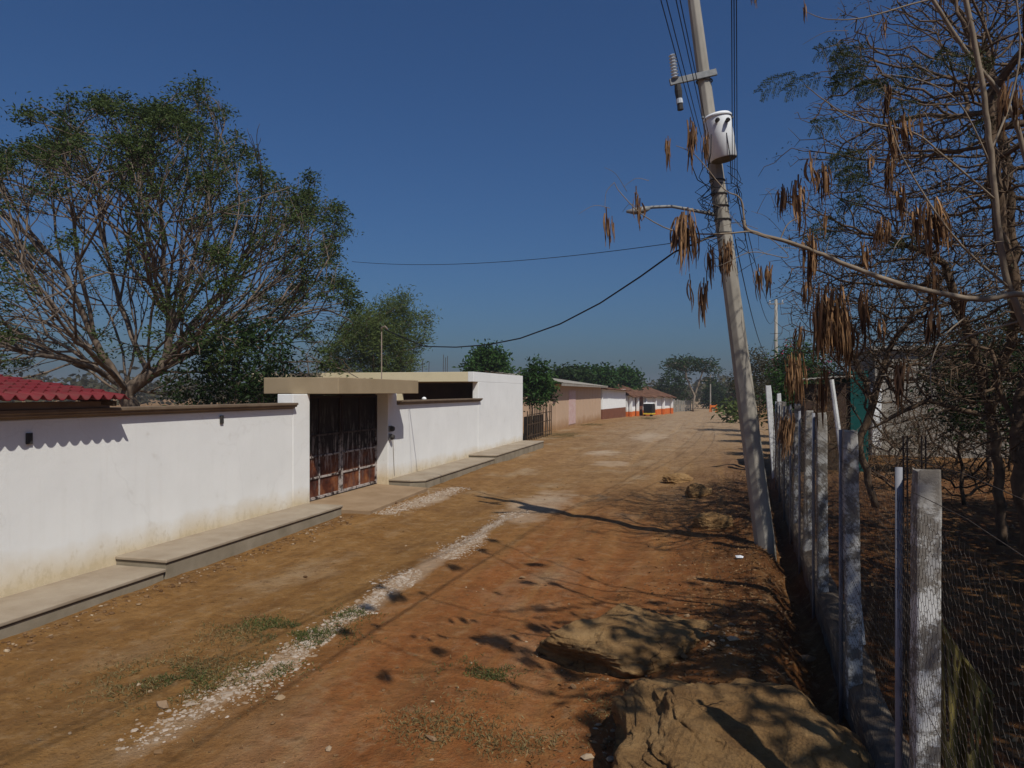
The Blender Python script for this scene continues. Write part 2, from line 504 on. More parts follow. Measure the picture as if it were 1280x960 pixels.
hh = math_(nt, 'ADD', math_(nt, 'ADD', math_(nt, 'MULTIPLY', n1, 2.0), noise(nt, p, 26, 8, 0.75)), math_(nt, 'ADD', n2, math_(nt, 'MULTIPLY', crack, 0.8)))
bump(nt, b, hh, 1.0, 0.045)
M['boulder'] = m

# chalky stones
m, nt, b = newmat('chalk stones')
p = pos(nt)
n1 = noise(nt, p, 17, 3); a = N(nt, 'ShaderNodeAttribute', attribute_name='rnd')
col = ramp(nt, math_(nt, 'ADD', math_(nt, 'MULTIPLY', a.outputs['Fac'], 0.7), math_(nt, 'MULTIPLY', n1, 0.3)), [(0.1, (0.24, 0.15, 0.085)), (0.4, (0.31, 0.23, 0.16)), (0.95, (0.46, 0.385, 0.32))])
nt.links.new(col, b.inputs['Base Color']); b.inputs['Roughness'].default_value = 0.9
M['chalk'] = m
m, nt, b = newmat('brown pebbles')
a = N(nt, 'ShaderNodeAttribute', attribute_name='rnd')
col = ramp(nt, a.outputs['Fac'], [(0.0, (0.10, 0.05, 0.022)), (0.75, (0.20, 0.115, 0.055)), (1.0, (0.40, 0.30, 0.20))])
nt.links.new(col, b.inputs['Base Color']); b.inputs['Roughness'].default_value = 0.9
M['pebble'] = m

# earth
m, nt, b = newmat('bare earth road')
p = pos(nt)
x, y, z = sepxyz(nt, p)
big = noise(nt, p, 0.35, 4)
mid = noise(nt, p, 1.6, 6, 0.6)
fine = noise(nt, p, 9, 7, 0.75)
clod = noise(nt, p, 4.2, 7, 0.72)
trk = noise(nt, pos(nt, (3.2, 0.14, 1)), 1.0, 5, 0.6)
sand = ramp(nt, mid, [(0.25, (0.190, 0.088, 0.025)), (0.55, (0.255, 0.127, 0.039)), (0.8, (0.326, 0.171, 0.059))])
red = ramp(nt, mid, [(0.25, (0.22, 0.070, 0.020)), (0.6, (0.30, 0.102, 0.031)), (0.85, (0.34, 0.155, 0.062))])
# the redder lane right of the chalk line
xw = math_(nt, 'ADD', x, math_(nt, 'MULTIPLY', math_(nt, 'SUBTRACT', big, 0.5), 2.2))
xw = math_(nt, 'ADD', xw, math_(nt, 'MULTIPLY', math_(nt, 'SUBTRACT', mid, 0.5), 0.7))
fr = math_(nt, 'MULTIPLY', mrange(nt, xw, -4.1, -2.9), mrange(nt, y, 21, 10, 0.0, 0.8))
col = mixc(nt, fr, sand, red)
# right-hand verge: dark humus and red soil, coloured darker still to deepen the tree shade
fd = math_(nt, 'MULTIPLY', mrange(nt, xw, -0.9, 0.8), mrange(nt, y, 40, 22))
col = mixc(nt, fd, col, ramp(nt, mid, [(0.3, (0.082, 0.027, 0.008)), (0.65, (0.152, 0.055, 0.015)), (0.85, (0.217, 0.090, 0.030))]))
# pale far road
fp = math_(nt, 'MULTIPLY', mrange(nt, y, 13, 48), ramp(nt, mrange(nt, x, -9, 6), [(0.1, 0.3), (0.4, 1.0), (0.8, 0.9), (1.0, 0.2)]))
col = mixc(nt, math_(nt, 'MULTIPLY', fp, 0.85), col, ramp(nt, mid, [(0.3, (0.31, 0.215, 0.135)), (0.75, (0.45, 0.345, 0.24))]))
# wheel tracks
col = mixc(nt, math_(nt, 'MULTIPLY', ramp(nt, trk, [(0.48, 0.0), (0.68, 1.0)]), 0.38), col, (0.337, 0.185, 0.065))
col = mixc(nt, math_(nt, 'MULTIPLY', ramp(nt, trk, [(0.30, 1.0), (0.48, 0.0)]), 0.30), col, (0.141, 0.055, 0.015))
# worn and dusty patches
blo = noise(nt, pos(nt, (1.0, 0.5, 1)), 0.75, 7, 0.62)
pale_ = ramp(nt, mid, [(0.3, (0.30, 0.205, 0.115)), (0.75, (0.42, 0.315, 0.205))])
col = mixc(nt, math_(nt, 'MULTIPLY', ramp(nt, blo, [(0.53, 0.0), (0.66, 1.0)]), math_(nt, 'MULTIPLY', mrange(nt, y, 4, 14, .25, .6), mrange(nt, x, 0.0, -2.0))), col, pale_)
col = mixc(nt, math_(nt, 'MULTIPLY', ramp(nt, blo, [(0.36, 1.0), (0.47, 0.0)]), 0.42), col, (0.15, 0.075, 0.03))
# clods
col = mixc(nt, math_(nt, 'MULTIPLY', ramp(nt, clod, [(0.36, 1.0), (0.5, 0.0)]), 0.4), col, (0.12, 0.066, 0.028))
col = mixc(nt, math_(nt, 'MULTIPLY', ramp(nt, clod, [(0.53, 0.0), (0.66, 1.0)]), 0.35), col, (0.36, 0.25, 0.14))
# crumbs and grains
col = mixc(nt, math_(nt, 'MULTIPLY', ramp(nt, fine, [(0.56, 0.0), (0.68, 1.0)]), 0.5), col, (0.358, 0.212, 0.083))
col = mixc(nt, math_(nt, 'MULTIPLY', ramp(nt, fine, [(0.32, 1.0), (0.46, 0.0)]), 0.6), col, (0.097, 0.041, 0.011))
# chalky dust: the line of crushed stone and two worn patches farther up
def spot(cx, cy, sx, sy):
    a = math_(nt, 'DIVIDE', math_(nt, 'SUBTRACT', x, cx), sx); c = math_(nt, 'DIVIDE', math_(nt, 'SUBTRACT', y, cy), sy)
    d = math_(nt, 'ADD', math_(nt, 'MULTIPLY', a, a), math_(nt, 'MULTIPLY', c, c))
    return math_(nt, 'ADD', math_(nt, 'SUBTRACT', 1.0, d), math_(nt, 'MULTIPLY', math_(nt, 'SUBTRACT', mid, 0.5), 2.2))
for cx, cy, sx, sy, am in ((-3.97, 9.3, .22, 6.0, .42), (-3.75, 16, .8, 3.0, .5), (-6.35, 15.9, .45, 1.7, .7), (-4.2, 30, .9, 1.6, .55), (-3.4, 26, .8, 1.6, .4), (-3.2, 42, 1.2, 5, .5)):
    col = mixc(nt, math_(nt, 'MULTIPLY', ramp(nt, spot(cx, cy, sx, sy), [(0.1, 0.0), (0.9, 1.0)]), am), col, (0.504, 0.393, 0.285))
nt.links.new(col, b.inputs['Base Color'])
b.inputs['Roughness'].default_value = 0.95
hb = math_(nt, 'ADD', math_(nt, 'MULTIPLY', mid, 1.5), math_(nt, 'ADD', math_(nt, 'ADD', fine, math_(nt, 'MULTIPLY', clod, 1.4)), math_(nt, 'MULTIPLY', noise(nt, p, 45, 4, 0.7), 0.5)))
bump(nt, b, hb, 0.9, 0.045)
M['earth'] = m

# rusty gate sheet
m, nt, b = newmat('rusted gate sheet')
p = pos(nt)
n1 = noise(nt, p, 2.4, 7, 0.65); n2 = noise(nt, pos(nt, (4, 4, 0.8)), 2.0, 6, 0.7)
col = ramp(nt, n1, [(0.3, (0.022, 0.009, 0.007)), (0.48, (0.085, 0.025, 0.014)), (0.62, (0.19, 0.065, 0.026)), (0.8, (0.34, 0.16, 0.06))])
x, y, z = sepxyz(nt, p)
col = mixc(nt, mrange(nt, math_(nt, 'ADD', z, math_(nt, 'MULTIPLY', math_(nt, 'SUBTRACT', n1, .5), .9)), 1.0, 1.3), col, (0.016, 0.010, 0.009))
pale = math_(nt, 'MULTIPLY', ramp(nt, n2, [(0.50, 0.0), (0.62, 1.0)]), ramp(nt, mrange(nt, z, 0.2, 2.4), [(0.2, 0.15), (0.42, 0.9), (0.75, 0.2), (1.0, 0.0)]))
col = mixc(nt, pale, col, (0.36, 0.31, 0.28))
nt.links.new(col, b.inputs['Base Color']); b.inputs['Roughness'].default_value = 0.75
bump(nt, b, n1, 0.3, 0.01)
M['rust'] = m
m, nt, b = newmat('flaking gate bars')
p = pos(nt)
n1 = noise(nt, p, 7, 6, 0.7); x, y, z = sepxyz(nt, p)
f = math_(nt, 'MULTIPLY', ramp(nt, n1, [(0.42, 0.0), (0.54, 1.0)]), mrange(nt, z, 1.7, 1.1))
col = mixc(nt, f, (0.028, 0.013, 0.010), (0.40, 0.35, 0.32))
nt.links.new(col, b.inputs['Base Color']); b.inputs['Roughness'].default_value = 0.75
M['gate_bar'] = m
M['olive_cloth'] = simple('olive yellow plastic cloth', (0.13, 0.10, 0.03), (0.19, 0.15, 0.05), 5, 0.6, 0.3, 0.006, (4, 4, 0.6))
M['hill'] = simple('wooded hill', (0.035, 0.04, 0.022), (0.085, 0.075, 0.04), 0.02, 0.95, 0)
M['orange'] = simple('orange plastic', (0.62, 0.14, 0.02), (0.72, 0.2, 0.04), 3, 0.5, 0)
M['trash'] = simple('white plastic', (0.6, 0.62, 0.66), (0.75, 0.76, 0.8), 9, 0.4, 0)

# ------------------------------------------------------------------ ground
def spaced(*seg):
    out = []
    for a, b_, st in seg:
        n = max(1, int(round((b_ - a) / st)))
        out += list(np.linspace(a, b_, n, endpoint=False))
    return out
def geo(a, b_, n):
    return list(np.geomspace(a, b_, n))
xs = [-v for v in geo(30, 1400, 12)][::-1] + spaced((-30, -9, 1.5), (-9, 2.4, .11), (2.4, 10, .4), (10, 30, 1.5)) + geo(30, 1400, 12)
ys = [-v for v in geo(20, 300, 6)][::-1] + spaced((-20, 2, 1.2), (2, 15, .11), (15, 34, .22), (34, 70, .7), (70, 120, 2.5)) + geo(120, 1600, 14)
gx, gy = np.meshgrid(np.array(xs), np.array(ys))
gzv = ground_z(gx, gy)
nx, ny = len(xs), len(ys)
idx = np.arange(nx * ny).reshape(ny, nx)
faces = np.stack([idx[:-1, :-1], idx[:-1, 1:], idx[1:, 1:], idx[1:, :-1]], -1).reshape(-1, 4)
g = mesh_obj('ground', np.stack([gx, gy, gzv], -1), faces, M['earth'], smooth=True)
g['kind'] = 'structure'; g['label'] = 'bare brown and reddish earth street with wheel tracks'

# far hills
hv, hf = [], []
na, nr = 90, 5
for j in range(nr):
    for i in range(na):
        a = R_(-75 + 120 * i / (na - 1) - 12)
        r = 620 + j * 190
        prof = [0, .5, .85, 1.0, .6][j]
        hgt = 4 + 9 * abs(float(fbm(np.array([i * .085 + 2]), np.array([j * .21]), 1.0, 4)[0])) + 2 * math.sin(i * .15)
        hv.append((math.sin(a) * r, math.cos(a) * r, -3 + max(3, hgt) * prof))
for j in range(nr - 1):
    for i in range(na - 1):
        q = j * na + i
        hf.append((q, q + 1, q + na + 1, q + na))
hl = mesh_obj('hills', hv, hf, M['hill'], smooth=True)
hl['kind'] = 'structure'; hl['label'] = 'low wooded hills along the skyline'

# the hazy air over the whole place
hz, hnt, hb = newmat('hazy air')
hnt.nodes.remove(hb)
pv = hnt.nodes.new('ShaderNodeVolumePrincipled')
pv.inputs['Color'].default_value = (0.86, 0.88, 0.92, 1)
pv.inputs['Density'].default_value = 0.00065
pv.inputs['Anisotropy'].default_value = 0.2
hnt.links.new(pv.outputs[0], hnt.nodes['Material Output'].inputs['Volume'])
hzo = MB().box(-1450, 1450, -350, 1650, -4.6, 19).build('haze', hz)
tag(hzo, 'thin pale haze in the air down the street', 'haze', kind='stuff')

# ------------------------------------------------------------------ pavements
WX = -8.15          # face of the street wall
def pavement(y0, y1, top, label, chamfer=0.0, fx=-7.3):
    o = thing('pavement', (fx, (y0 + y1) / 2, 0), label, 'pavement')
    o['kind'] = 'structure'
    pts = [(WX - .02, y0, 0), (fx - chamfer, y0, 0), (fx, y0 + chamfer * 0.6, 0), (fx, y1, 0), (WX - .02, y1, 0)] if chamfer else [(WX - .02, y0, 0), (fx, y0, 0), (fx, y1, 0), (WX - .02, y1, 0)]
    MB().poly([(a, b_, -0.4) for a, b_, _ in pts], (0, 0, top + 0.4 - .05)).build('kerb', M['kerb'], o, bevel=.008)
    cx, cy = (WX + fx) / 2, (y0 + y1) / 2
    pts2 = [((a + (.025 if a > WX else 0)), b_ + (.02 if b_ > cy else -.02), top - .048) for a, b_, _ in pts]
    MB().poly(pts2, (0, 0, .048)).build('slab', M['concrete'], o, bevel=.012)
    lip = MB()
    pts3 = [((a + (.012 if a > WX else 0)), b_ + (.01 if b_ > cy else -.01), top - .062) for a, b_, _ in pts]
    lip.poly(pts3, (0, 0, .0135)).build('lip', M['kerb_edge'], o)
    return o
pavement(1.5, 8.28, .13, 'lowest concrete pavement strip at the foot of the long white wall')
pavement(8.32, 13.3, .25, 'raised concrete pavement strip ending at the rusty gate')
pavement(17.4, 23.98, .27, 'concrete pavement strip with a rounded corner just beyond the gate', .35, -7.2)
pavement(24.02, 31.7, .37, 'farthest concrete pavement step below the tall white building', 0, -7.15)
rp = MB()
rp.add([(-8.6, 13.32, .17), (-8.6, 17.38, .15), (-7.0, 17.3, .10), (-6.75, 13.5, .12), (-8.6, 13.32, -.3), (-8.6, 17.38, -.3), (-7.0, 17.3, -.3), (-6.75, 13.5, -.3)],
       [(0, 1, 2, 3), (7, 6, 5, 4), (0, 4, 5, 1), (1, 5, 6, 2), (2, 6, 7, 3), (3, 7, 4, 0)])
M['dusty'] = simple('dusty tan concrete', (0.25, 0.165, 0.095), (0.34, 0.235, 0.145), 1.6, .95, .4, .008)
o = rp.build('driveway', M['dusty'], bevel=.01); tag(o, 'tan concrete ramp in front of the rusty gate', 'driveway', kind='structure')

# ------------------------------------------------------------------ street wall, gate, canopy
wl = thing('white_wall', (WX, 7, 0), 'long white plaster wall with brown coping left of the rusty gate', 'wall')
MB().box(WX - .2, WX, 0.5, 12.83, -.3, 2.26).build('wall_body', M['white'], wl, bevel=.012)
cp = MB()
prof = [(-.24, 2.262), (.03, 2.262), (.05, 2.29), (.09, 2.30), (.09, 2.325), (.12, 2.335), (.12, 2.38), (-.24, 2.38)]
cp.poly([(WX + a, .5, z) for a, z in prof], (0, 12.85 - .5, 0)).build('coping', M['coping'], wl, bevel=.006)
MB().box(WX - .36, WX + .004, 12.832, 13.47, -.3, 2.555).build('pillar', M['white'], wl, bevel=.012)
for yy, zz in ((6.95, 2.02), (10.6, 2.12)):
    vb = MB().box(WX + .003, WX + .03, yy - .04, yy + .04, zz - .07, zz + .07)
    vb.build('wall_box', M['dark_steel'], wl, bevel=.004)
wr = thing('white_wall', (WX, 21, 0), 'short white plaster wall with brown ledge between the gate and the flat roofed building', 'wall')
MB().box(WX - .36, WX, 17.34, 17.9, -.3, 2.555).build('pillar', M['white'], wr, bevel=.012)
MB().box(WX - .2, WX - .004, 17.902, 25.09, -.3, 2.25).build('wall_body', M['white'], wr, bevel=.01)
MB().poly([(WX + a, 17.96, z - .01) for a, z in prof], (0, 25.3 - 17.96, 0)).build('coping', M['coping'], wr, bevel=.006)
kn = MB(); kn.lathe((WX - .02, 19.9, 2.372), [(.02, 0), (.07, .01), (.07, .04), (.03, .08)], 10).build('ledge_knob', M['white_clean'], wr)

cn = thing('gate_canopy', (WX, 15.5, 2.56), 'taupe concrete slab canopy projecting over the rusty gate', 'canopy')
MB().box(-9.2, -7.41, 13.36, 17.65, 2.56, 2.91).build('canopy_slab', M['taupe'], cn, bevel=.012)

GX = WX - .34
gt = thing('metal_gate', (GX, 15.4, .17), 'rusty brown double metal gate with flaking pale bars', 'gate')
for a, c in ((13.47, 15.40), (15.42, 17.34)):
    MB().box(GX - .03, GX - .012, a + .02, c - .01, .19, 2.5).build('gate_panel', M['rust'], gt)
    fr = MB()
    fr.box(GX - .03, GX + .03, a + .005, a + .065, .18, 2.52); fr.box(GX - .03, GX + .03, c - .065, c - .005, .18, 2.52)
    fr.box(GX - .028, GX + .028, a + .066, c - .066, 2.46, 2.518); fr.box(GX - .028, GX + .028, a + .066, c - .066, .182, .24)
    fr.build('gate_frame', M['gate_bar'], gt, bevel=.004)
    gb = MB()
    w = c - a
    for k in (1,):
        gb.box(GX - .011, GX + .012, a + w * k / 2 - .02, a + w * k / 2 + .02, .241, 2.459)
    for z in (.66, 1.14, 1.62):
        gb.box(GX - .0105, GX + .016, a + .067, c - .067, z - .022, z + .022)
    gb.build('gate_bars', M['gate_bar'], gt, bevel=.003)
hd = MB(); hd.tube([(GX + .03, 15.5, 1.15), (GX + .09, 15.5, 1.15), (GX + .09, 15.5, 1.35), (GX + .03, 15.5, 1.35)], .012, 6).build('handle', M['dark_steel'], gt)
# pillar inner faces continue behind the gate
MB().box(GX - .12, GX - .04, 13.3, 17.5, 2.52, 2.555).build('gate_lintel', M['dark_steel'], gt)
for k, (zz, lab) in enumerate(((1.62, 'upper dark round electricity meter on the gate pillar corner'), (1.40, 'lower dark round electricity meter on the gate pillar corner'))):
    mt = thing('electricity_meter', (WX, 17.42, zz), lab, 'meter', 'meters on the gate pillar')
    MB().box(WX + .003, WX + .05, 17.36, 17.50, zz - .08, zz + .08).build('meter_base', M['steel'], mt, bevel=.008)
    mm = MB()
    c = Vector((WX + .05, 17.43, zz))
    mm.tube([c, c + Vector((.05, 0, 0)), c + Vector((.09, 0, 0))], [.075, .072, .05], 14).build('meter_dial', M['dark_steel'], mt, smooth=False)
cd = MB(); cd.tube([(WX + .012, 17.62, 1.35), (WX + .012, 17.66, .9), (WX + .012, 17.72, .33)], .008, 5)
o = cd.build('conduit', M['beam_grey']); tag(o, 'thin grey conduit running down the white wall beside the gate', 'conduit')

# ------------------------------------------------------------------ flat roofed white building
bd = thing('flat_roofed_building', (WX, 28, 0), 'white flat roofed building with cream roof edge and open side', 'building')
MB().box(WX - .22, WX, 25.1, 31.77, -.3, 2.975).build('front_wall', M['white'], bd, bevel=.012)
MB().box(WX - .22, WX, 24.56, 31.77, 2.978, 3.34).build('front_parapet', M['white'], bd, bevel=.01)
MB().box(-17.5, WX - .222, 24.565, 31.6, 2.98, 3.338).build('roof_slab', M['cream'], bd, bevel=.01)
MB().box(-17.3, WX - .225, 28.2, 28.4, -.2, 2.978).build('inner_wall', M['dark_room'], bd)
MB().box(-17.5, -17.3, 24.6, 31.5, -.2, 2.978).build('back_wall', M['dark_room'], bd)
MB().box(-17.3, WX - .222, 31.55, 31.75, -.2, 2.978).build('end_wall', M['white'], bd)
for xx in (-11.2, -14.2):
    MB().box(xx - .12, xx + .12, 24.7, 24.94, -.2, 2.978).build('column', M['cream'], bd)
for k, (px, ph) in enumerate(((540, .55), (546, .5), (563, .8), (566, .75), (561, .7))):
    q = W(px, 466, 30.0)
    rb = MB(); rb.tube([(q.x, 27 + .2 * k, 3.33), (q.x + .02, 27 + .2 * k, 3.34 + ph)], .012, 5)
    rb.build('rebar', M['rusty_wire'], bd)
for k in range(7):
    yy = 25.4 + k * .95
    rb = MB(); rb.tube([(WX - .1, yy, 3.33), (WX - .1 + random.uniform(-.03, .03), yy + .02, 3.42 + random.uniform(0, .12))], .010, 5)
    rb.build('rebar', M['rusty_wire'], bd)
ms = thing('roof_mast', (0, 0, 0), 'thin grey service mast standing above the gate canopy', 'mast')
q = W(477, 470, 19.5); ms.location = (q.x, q.y, 0)
MB().tube([(q.x, q.y, 0), (q.x, q.y, H + 78 / F_PX * 19.5)], .016, 8).build('mast_pipe', M['beam_grey'], ms, smooth=True)
MB().tube([(q.x, q.y, H + 76 / F_PX * 19.5), (q.x, q.y, H + 80 / F_PX * 19.5), (q.x + .1, q.y, H + 82 / F_PX * 19.5), (q.x + .18, q.y, H + 78 / F_PX * 19.5)], .026, 8).build('weatherhead', M['beam_grey'], ms, smooth=True)
MAST = Vector((q.x + .1, q.y, H + 78 / F_PX * 19.5))

# ------------------------------------------------------------------ red corrugated shelter over the left end of the wall
sh = thing('shelter', (-9.3, 5, 0), 'red wavy sheet roof overhanging the left end of the white wall', 'shelter')
pitch = .50
ns, nr = 420, 7
y0s, y1s = 1.0, 8.2
vv = []
for j in range(nr):
    u = j / (nr - 1)
    for i in range(ns):
        yy = y0s + (y1s - y0s) * i / (ns - 1)
        ph = 2 * math.pi * (yy / .18)
        zz = .033 * math.cos(ph) + .006 * math.cos(2 * ph)
        stepz = .02 * (1 - (u * 6) % 1.0) if j < nr - 1 else 0
        vv.append((-7.79 - 3.3 * u, yy, 2.53 + .40 * u + zz))
ff = [(j * ns + i, j * ns + i + 1, (j + 1) * ns + i + 1, (j + 1) * ns + i) for j in range(nr - 1) for i in range(ns - 1)]
rf = mesh_obj('roof_sheet', vv, ff, M['red_tile'], sh, smooth=True)
sd = rf.modifiers.new('thick', 'SOLIDIFY'); sd.thickness = .012
# stepped tile courses on top of the sheet
tc = MB()
for j in range(1, 9):
    u = j / 9
    base = len(tc.v)
    for i in range(ns):
        yy = y0s + (y1s - y0s) * i / (ns - 1)
        ph = 2 * math.pi * (yy / .18)
        zz = .033 * math.cos(ph) + .006 * math.cos(2 * ph)
        X0 = -7.79 - 3.3 * u
        zb = 2.53 + .40 * u + zz
        tc.v += [(X0, yy, zb + .004), (X0, yy, zb + .024), (X0 - .28, yy, zb + .04)]
    for i in range(ns - 1):
        a = base + i * 3
        tc.f += [(a, a + 3, a + 4, a + 1), (a + 1, a + 4, a + 5, a + 2)]
mesh_obj('tile_courses', tc.v, tc.f, M['red_tile'], sh, smooth=False)
MB().box(-8.16, -8.06, 1.0, 8.12, 2.383, 2.475).build('eave_beam', M['beam_grey'], sh, bevel=.006)
for yy in (2.0, 5.0, 8.0):
    MB().beam((-7.86, yy, 2.44), (-11.0, yy, 2.83), .06, .07).build('rafter', M['timber'], sh)
MB().box(-11.0, -10.9, 1.2, 8.0, 2.72, 2.80).build('ridge_beam', M['timber'], sh)
for yy in (1.3, 7.8):
    MB().box(-10.99, -10.89, yy - .05, yy + .05, -.2, 2.718).build('shelter_post', M['timber'], sh)

# ------------------------------------------------------------------ houses farther along the street
def corr_roof(name, mat, parent, p00, p10, p11, p01, period=.3, amp=.035, nu=None, nv=6, thick=.03, ridge_noise=.0):
    """wavy roof sheet over the quad p00-p10 (eave) to p01-p11 (ridge)"""
    p00, p10, p11, p01 = map(Vector, (p00, p10, p11, p01))
    L = (p10 - p00).length
    nu = nu or max(8, int(L / period * 8))
    nrm = (p10 - p00).cross(p01 - p00).normalized()
    if nrm.z < 0: nrm = -nrm
    v = []
    for j in range(nv):
        t = j / (nv - 1)
        for i in range(nu):
            s = i / (nu - 1)
            q = (p00.lerp(p10, s)).lerp(p01.lerp(p11, s), t)
            q = q + nrm * (amp * math.cos(2 * math.pi * s * L / period) + ridge_noise * float(vnoise(np.array([s * L * .7]), np.array([t * 3.0]))[0]))
            v.append(q)
    f = [(j * nu + i, j * nu + i + 1, (j + 1) * nu + i + 1, (j + 1) * nu + i) for j in range(nv - 1) for i in range(nu - 1)]
    o = mesh_obj(name, v, f, mat, parent, smooth=True)
    s_ = o.modifiers.new('thick', 'SOLIDIFY'); s_.thickness = thick
    return o

# peach
ph = thing('peach_house', (-9.5, 56, 0), 'peach rendered house with grey sheet roof beyond the small tree', 'house')
MB().box(-15, -9.5, 46, 66.6, -.5, 3.15).build('wall', M['peach'], ph, bevel=.02)
MB().box(-9.497, -9.47, 50.3, 53.0, .25, 2.72).build('door', M['pink_panel'], ph)
for k in range(8):
    yy = 54 + k * 1.5
    MB().box(-9.498, -9.485, yy, yy + .06, .1, 3.0).build('batten', M['peach'], ph)
corr_roof('roof', M['grey_roof'], ph, (-8.9, 45.3, 3.22), (-8.9, 67.2, 3.12), (-15.5, 67.2, 4.1), (-15.5, 45.3, 4.2), .25, .03)
MB().box(-9.02, -8.92, 45.3, 67.1, 3.0, 3.17).build('fascia', M['grey_roof'], ph)
# white and brown
wh = thing('white_house', (-9.2, 72, 0), 'white house with brown dado between the peach and orange houses', 'house')
MB().poly([(-9.45, 67.3, -.6), (-8.45, 78.4, -.6), (-14, 78.6, -.6), (-14, 67.3, -.6)], (0, 0, 1.55)).build('dado', M['brown_dado'], wh)
MB().poly([(-9.46, 67.3, .952), (-8.46, 78.4, .952), (-14, 78.6, .952), (-14, 67.3, .952)], (0, 0, 1.95)).build('wall', M['white_clean'], wh)
corr_roof('roof', M['clay_tile'], wh, (-8.9, 67.0, 2.95), (-7.85, 78.9, 2.75), (-13.5, 78.9, 3.35), (-13.5, 67.0, 3.5), .35, .05, ridge_noise=.06)
# orange
oh = thing('orange_house', (-7, 90, 0), 'low white house with orange dado and sagging clay tile roof', 'house')
A, B = Vector((-8.3, 78.9, 0)), Vector((-4.6, 99.5, 0))
dA = (B - A).normalized(); nA = Vector((-dA.y, dA.x, 0))     # points away from the street
def alongo(s0, s1, d0, d1, z0, z1):
    pts = [A + dA * s0 + nA * d0, A + dA * s1 + nA * d0, A + dA * s1 + nA * d1, A + dA * s0 + nA * d1]
    return MB().poly([(q.x, q.y, z0) for q in pts], (0, 0, z1 - z0))
LO = (B - A).length
alongo(0, LO, .0, 5, -.8, .42).build('dado', M['orange_dado'], oh)
alongo(0, LO, .02, 5, .422, 2.2).build('wall', M['white_clean'], oh)
alongo(3.2, 6.3, -.03, -.004, -.4, 2.0).build('door', M['brown_dado'], oh)
for s in (.2, 3.0, 6.5, 11.2, 15.5, 20.3):
    alongo(s, s + .28, -.42, -.14, -.6, .42).build('pillar_base', M['orange_dado'], oh)
    alongo(s + .01, s + .27, -.41, -.15, .421, 2.0).build('pillar', M['white_clean'], oh)
e0, e1 = A - dA * .3 - nA * .75, B + dA * .5 - nA * .75
r0, r1 = A - dA * .3 + nA * 3.2, B + dA * .5 + nA * 3.2
corr_roof('roof', M['clay_tile'], oh, (e0.x, e0.y, 2.12), (e1.x, e1.y, 1.85), (r1.x, r1.y, 3.2), (r0.x, r0.y, 3.9), .4, .06, ridge_noise=.14, nu=240)

# three-wheeled taxi at the orange house
tq = A + dA * 4.4 - nA * 1.1
tz = gz(tq.x, tq.y)
tx = thing('mototaxi', (tq.x, tq.y, tz), 'small black three wheeled taxi with yellow sill parked at the orange house', 'mototaxi')
def tl(a, b_, z):       # a across the street, b along it
    q = tq + nA * (-a * .85) + dA * b_ * .62
    return (q.x, q.y, tz + z * .85)
bodyp = [(-.0, .35), (.0, 1.45), (.35, 1.72), (1.9, 1.75), (2.3, 1.5), (2.35, .35)]
MB().poly([tl(-.62, b_, z) for b_, z in bodyp], Vector(tl(.62, 0, 0)) - Vector(tl(-.62, 0, 0))).build('body', M['black'], tx, bevel=.06)
MB().poly([tl(-.64, b_, z) for b_, z in ((-.04, .22), (-.04, .42), (2.38, .42), (2.38, .22))], Vector(tl(.64, 0, 0)) - Vector(tl(-.64, 0, 0))).build('sill', M['yellow'], tx, bevel=.02)
MB().poly([tl(-.63, b_, z) for b_, z in ((.25, 1.70), (.35, 1.80), (1.9, 1.83), (2.1, 1.72))], Vector(tl(.63, 0, 0)) - Vector(tl(-.63, 0, 0))).build('roof_panel', M['white_clean'], tx)
MB().poly([tl(-.45, -.02, z) for z in (.95, 1.35)] + [tl(.45, -.02, z) for z in (1.35, .95)], dA * .015).build('rear_window', M['glass'], tx)
for a, b_ in ((-.5, .4), (.5, .4), (0, 2.2)):
    c0, c1 = Vector(tl(a - .06, b_, .22)), Vector(tl(a + .06, b_, .22))
    MB().tube([c0, c1], .22, 16).build('wheel', M['rubber'], tx)

# paling fence beyond the orange house
pf = thing('paling_fence', (-4, 106, -.4), 'row of grey concrete palings after the orange house', 'fence')
P0, P1 = W(829, 516, 100), W(863, 515, 112)
for k in range(17):
    q = P0.lerp(P1, k / 16)
    zb = gz(q.x, q.y)
    hgt = 1.95 + random.uniform(-.1, .1) - .02 * k
    MB().box(q.x - .09, q.x + .09, q.y - .09, q.y + .09, zb - .2, zb + hgt).build('paling', M['pole'], pf)
for zz in (.5, 1.3):
    MB().beam((P0.x, P0.y, gz(P0.x, P0.y) + zz), (P1.x, P1.y, gz(P1.x, P1.y) + zz - .1), .03, .05).build('rail', M['steel'], pf)

# orange trestle at the far bend, far pale roofed house
tr = W(892, 513, 104); trz = gz(tr.x, tr.y)
ob = thing('trestle_barrier', (tr.x, tr.y, trz), 'small orange trestle barrier at the far end of the street', 'barrier')
for s in (-.42, .42):
    MB().beam((tr.x + s - .12, tr.y - .25, trz), (tr.x + s, tr.y, trz + 1.1), .14, .1).build('leg', M['orange'], ob)
    MB().beam((tr.x + s + .12, tr.y + .25, trz), (tr.x + s, tr.y + .02, trz + 1.1), .14, .1).build('leg', M['orange'], ob)
MB().box(tr.x - .5, tr.x + .5, tr.y - .06, tr.y - .02, trz + .7, trz + 1.0).build('board', M['orange'], ob)
fh0 = W(908, 512, 150)
fz = gz(fh0.x, fh0.y)
fh = thing('far_house', (fh0.x, fh0.y, fz), 'tiny house with a pale sheet roof beyond the bend', 'house')
MB().box(fh0.x - 2.6, fh0.x + 4, fh0.y, fh0.y + 6, fz - .4, fz + 2.9).build('wall', M['brown_dado'], fh)
MB().beam((fh0.x - 3.4, fh0.y + 2, fz + 3.05), (fh0.x + 5, fh0.y + 2, fz + 3.0), 8, .12).build('roof', M['grey_roof'], fh)
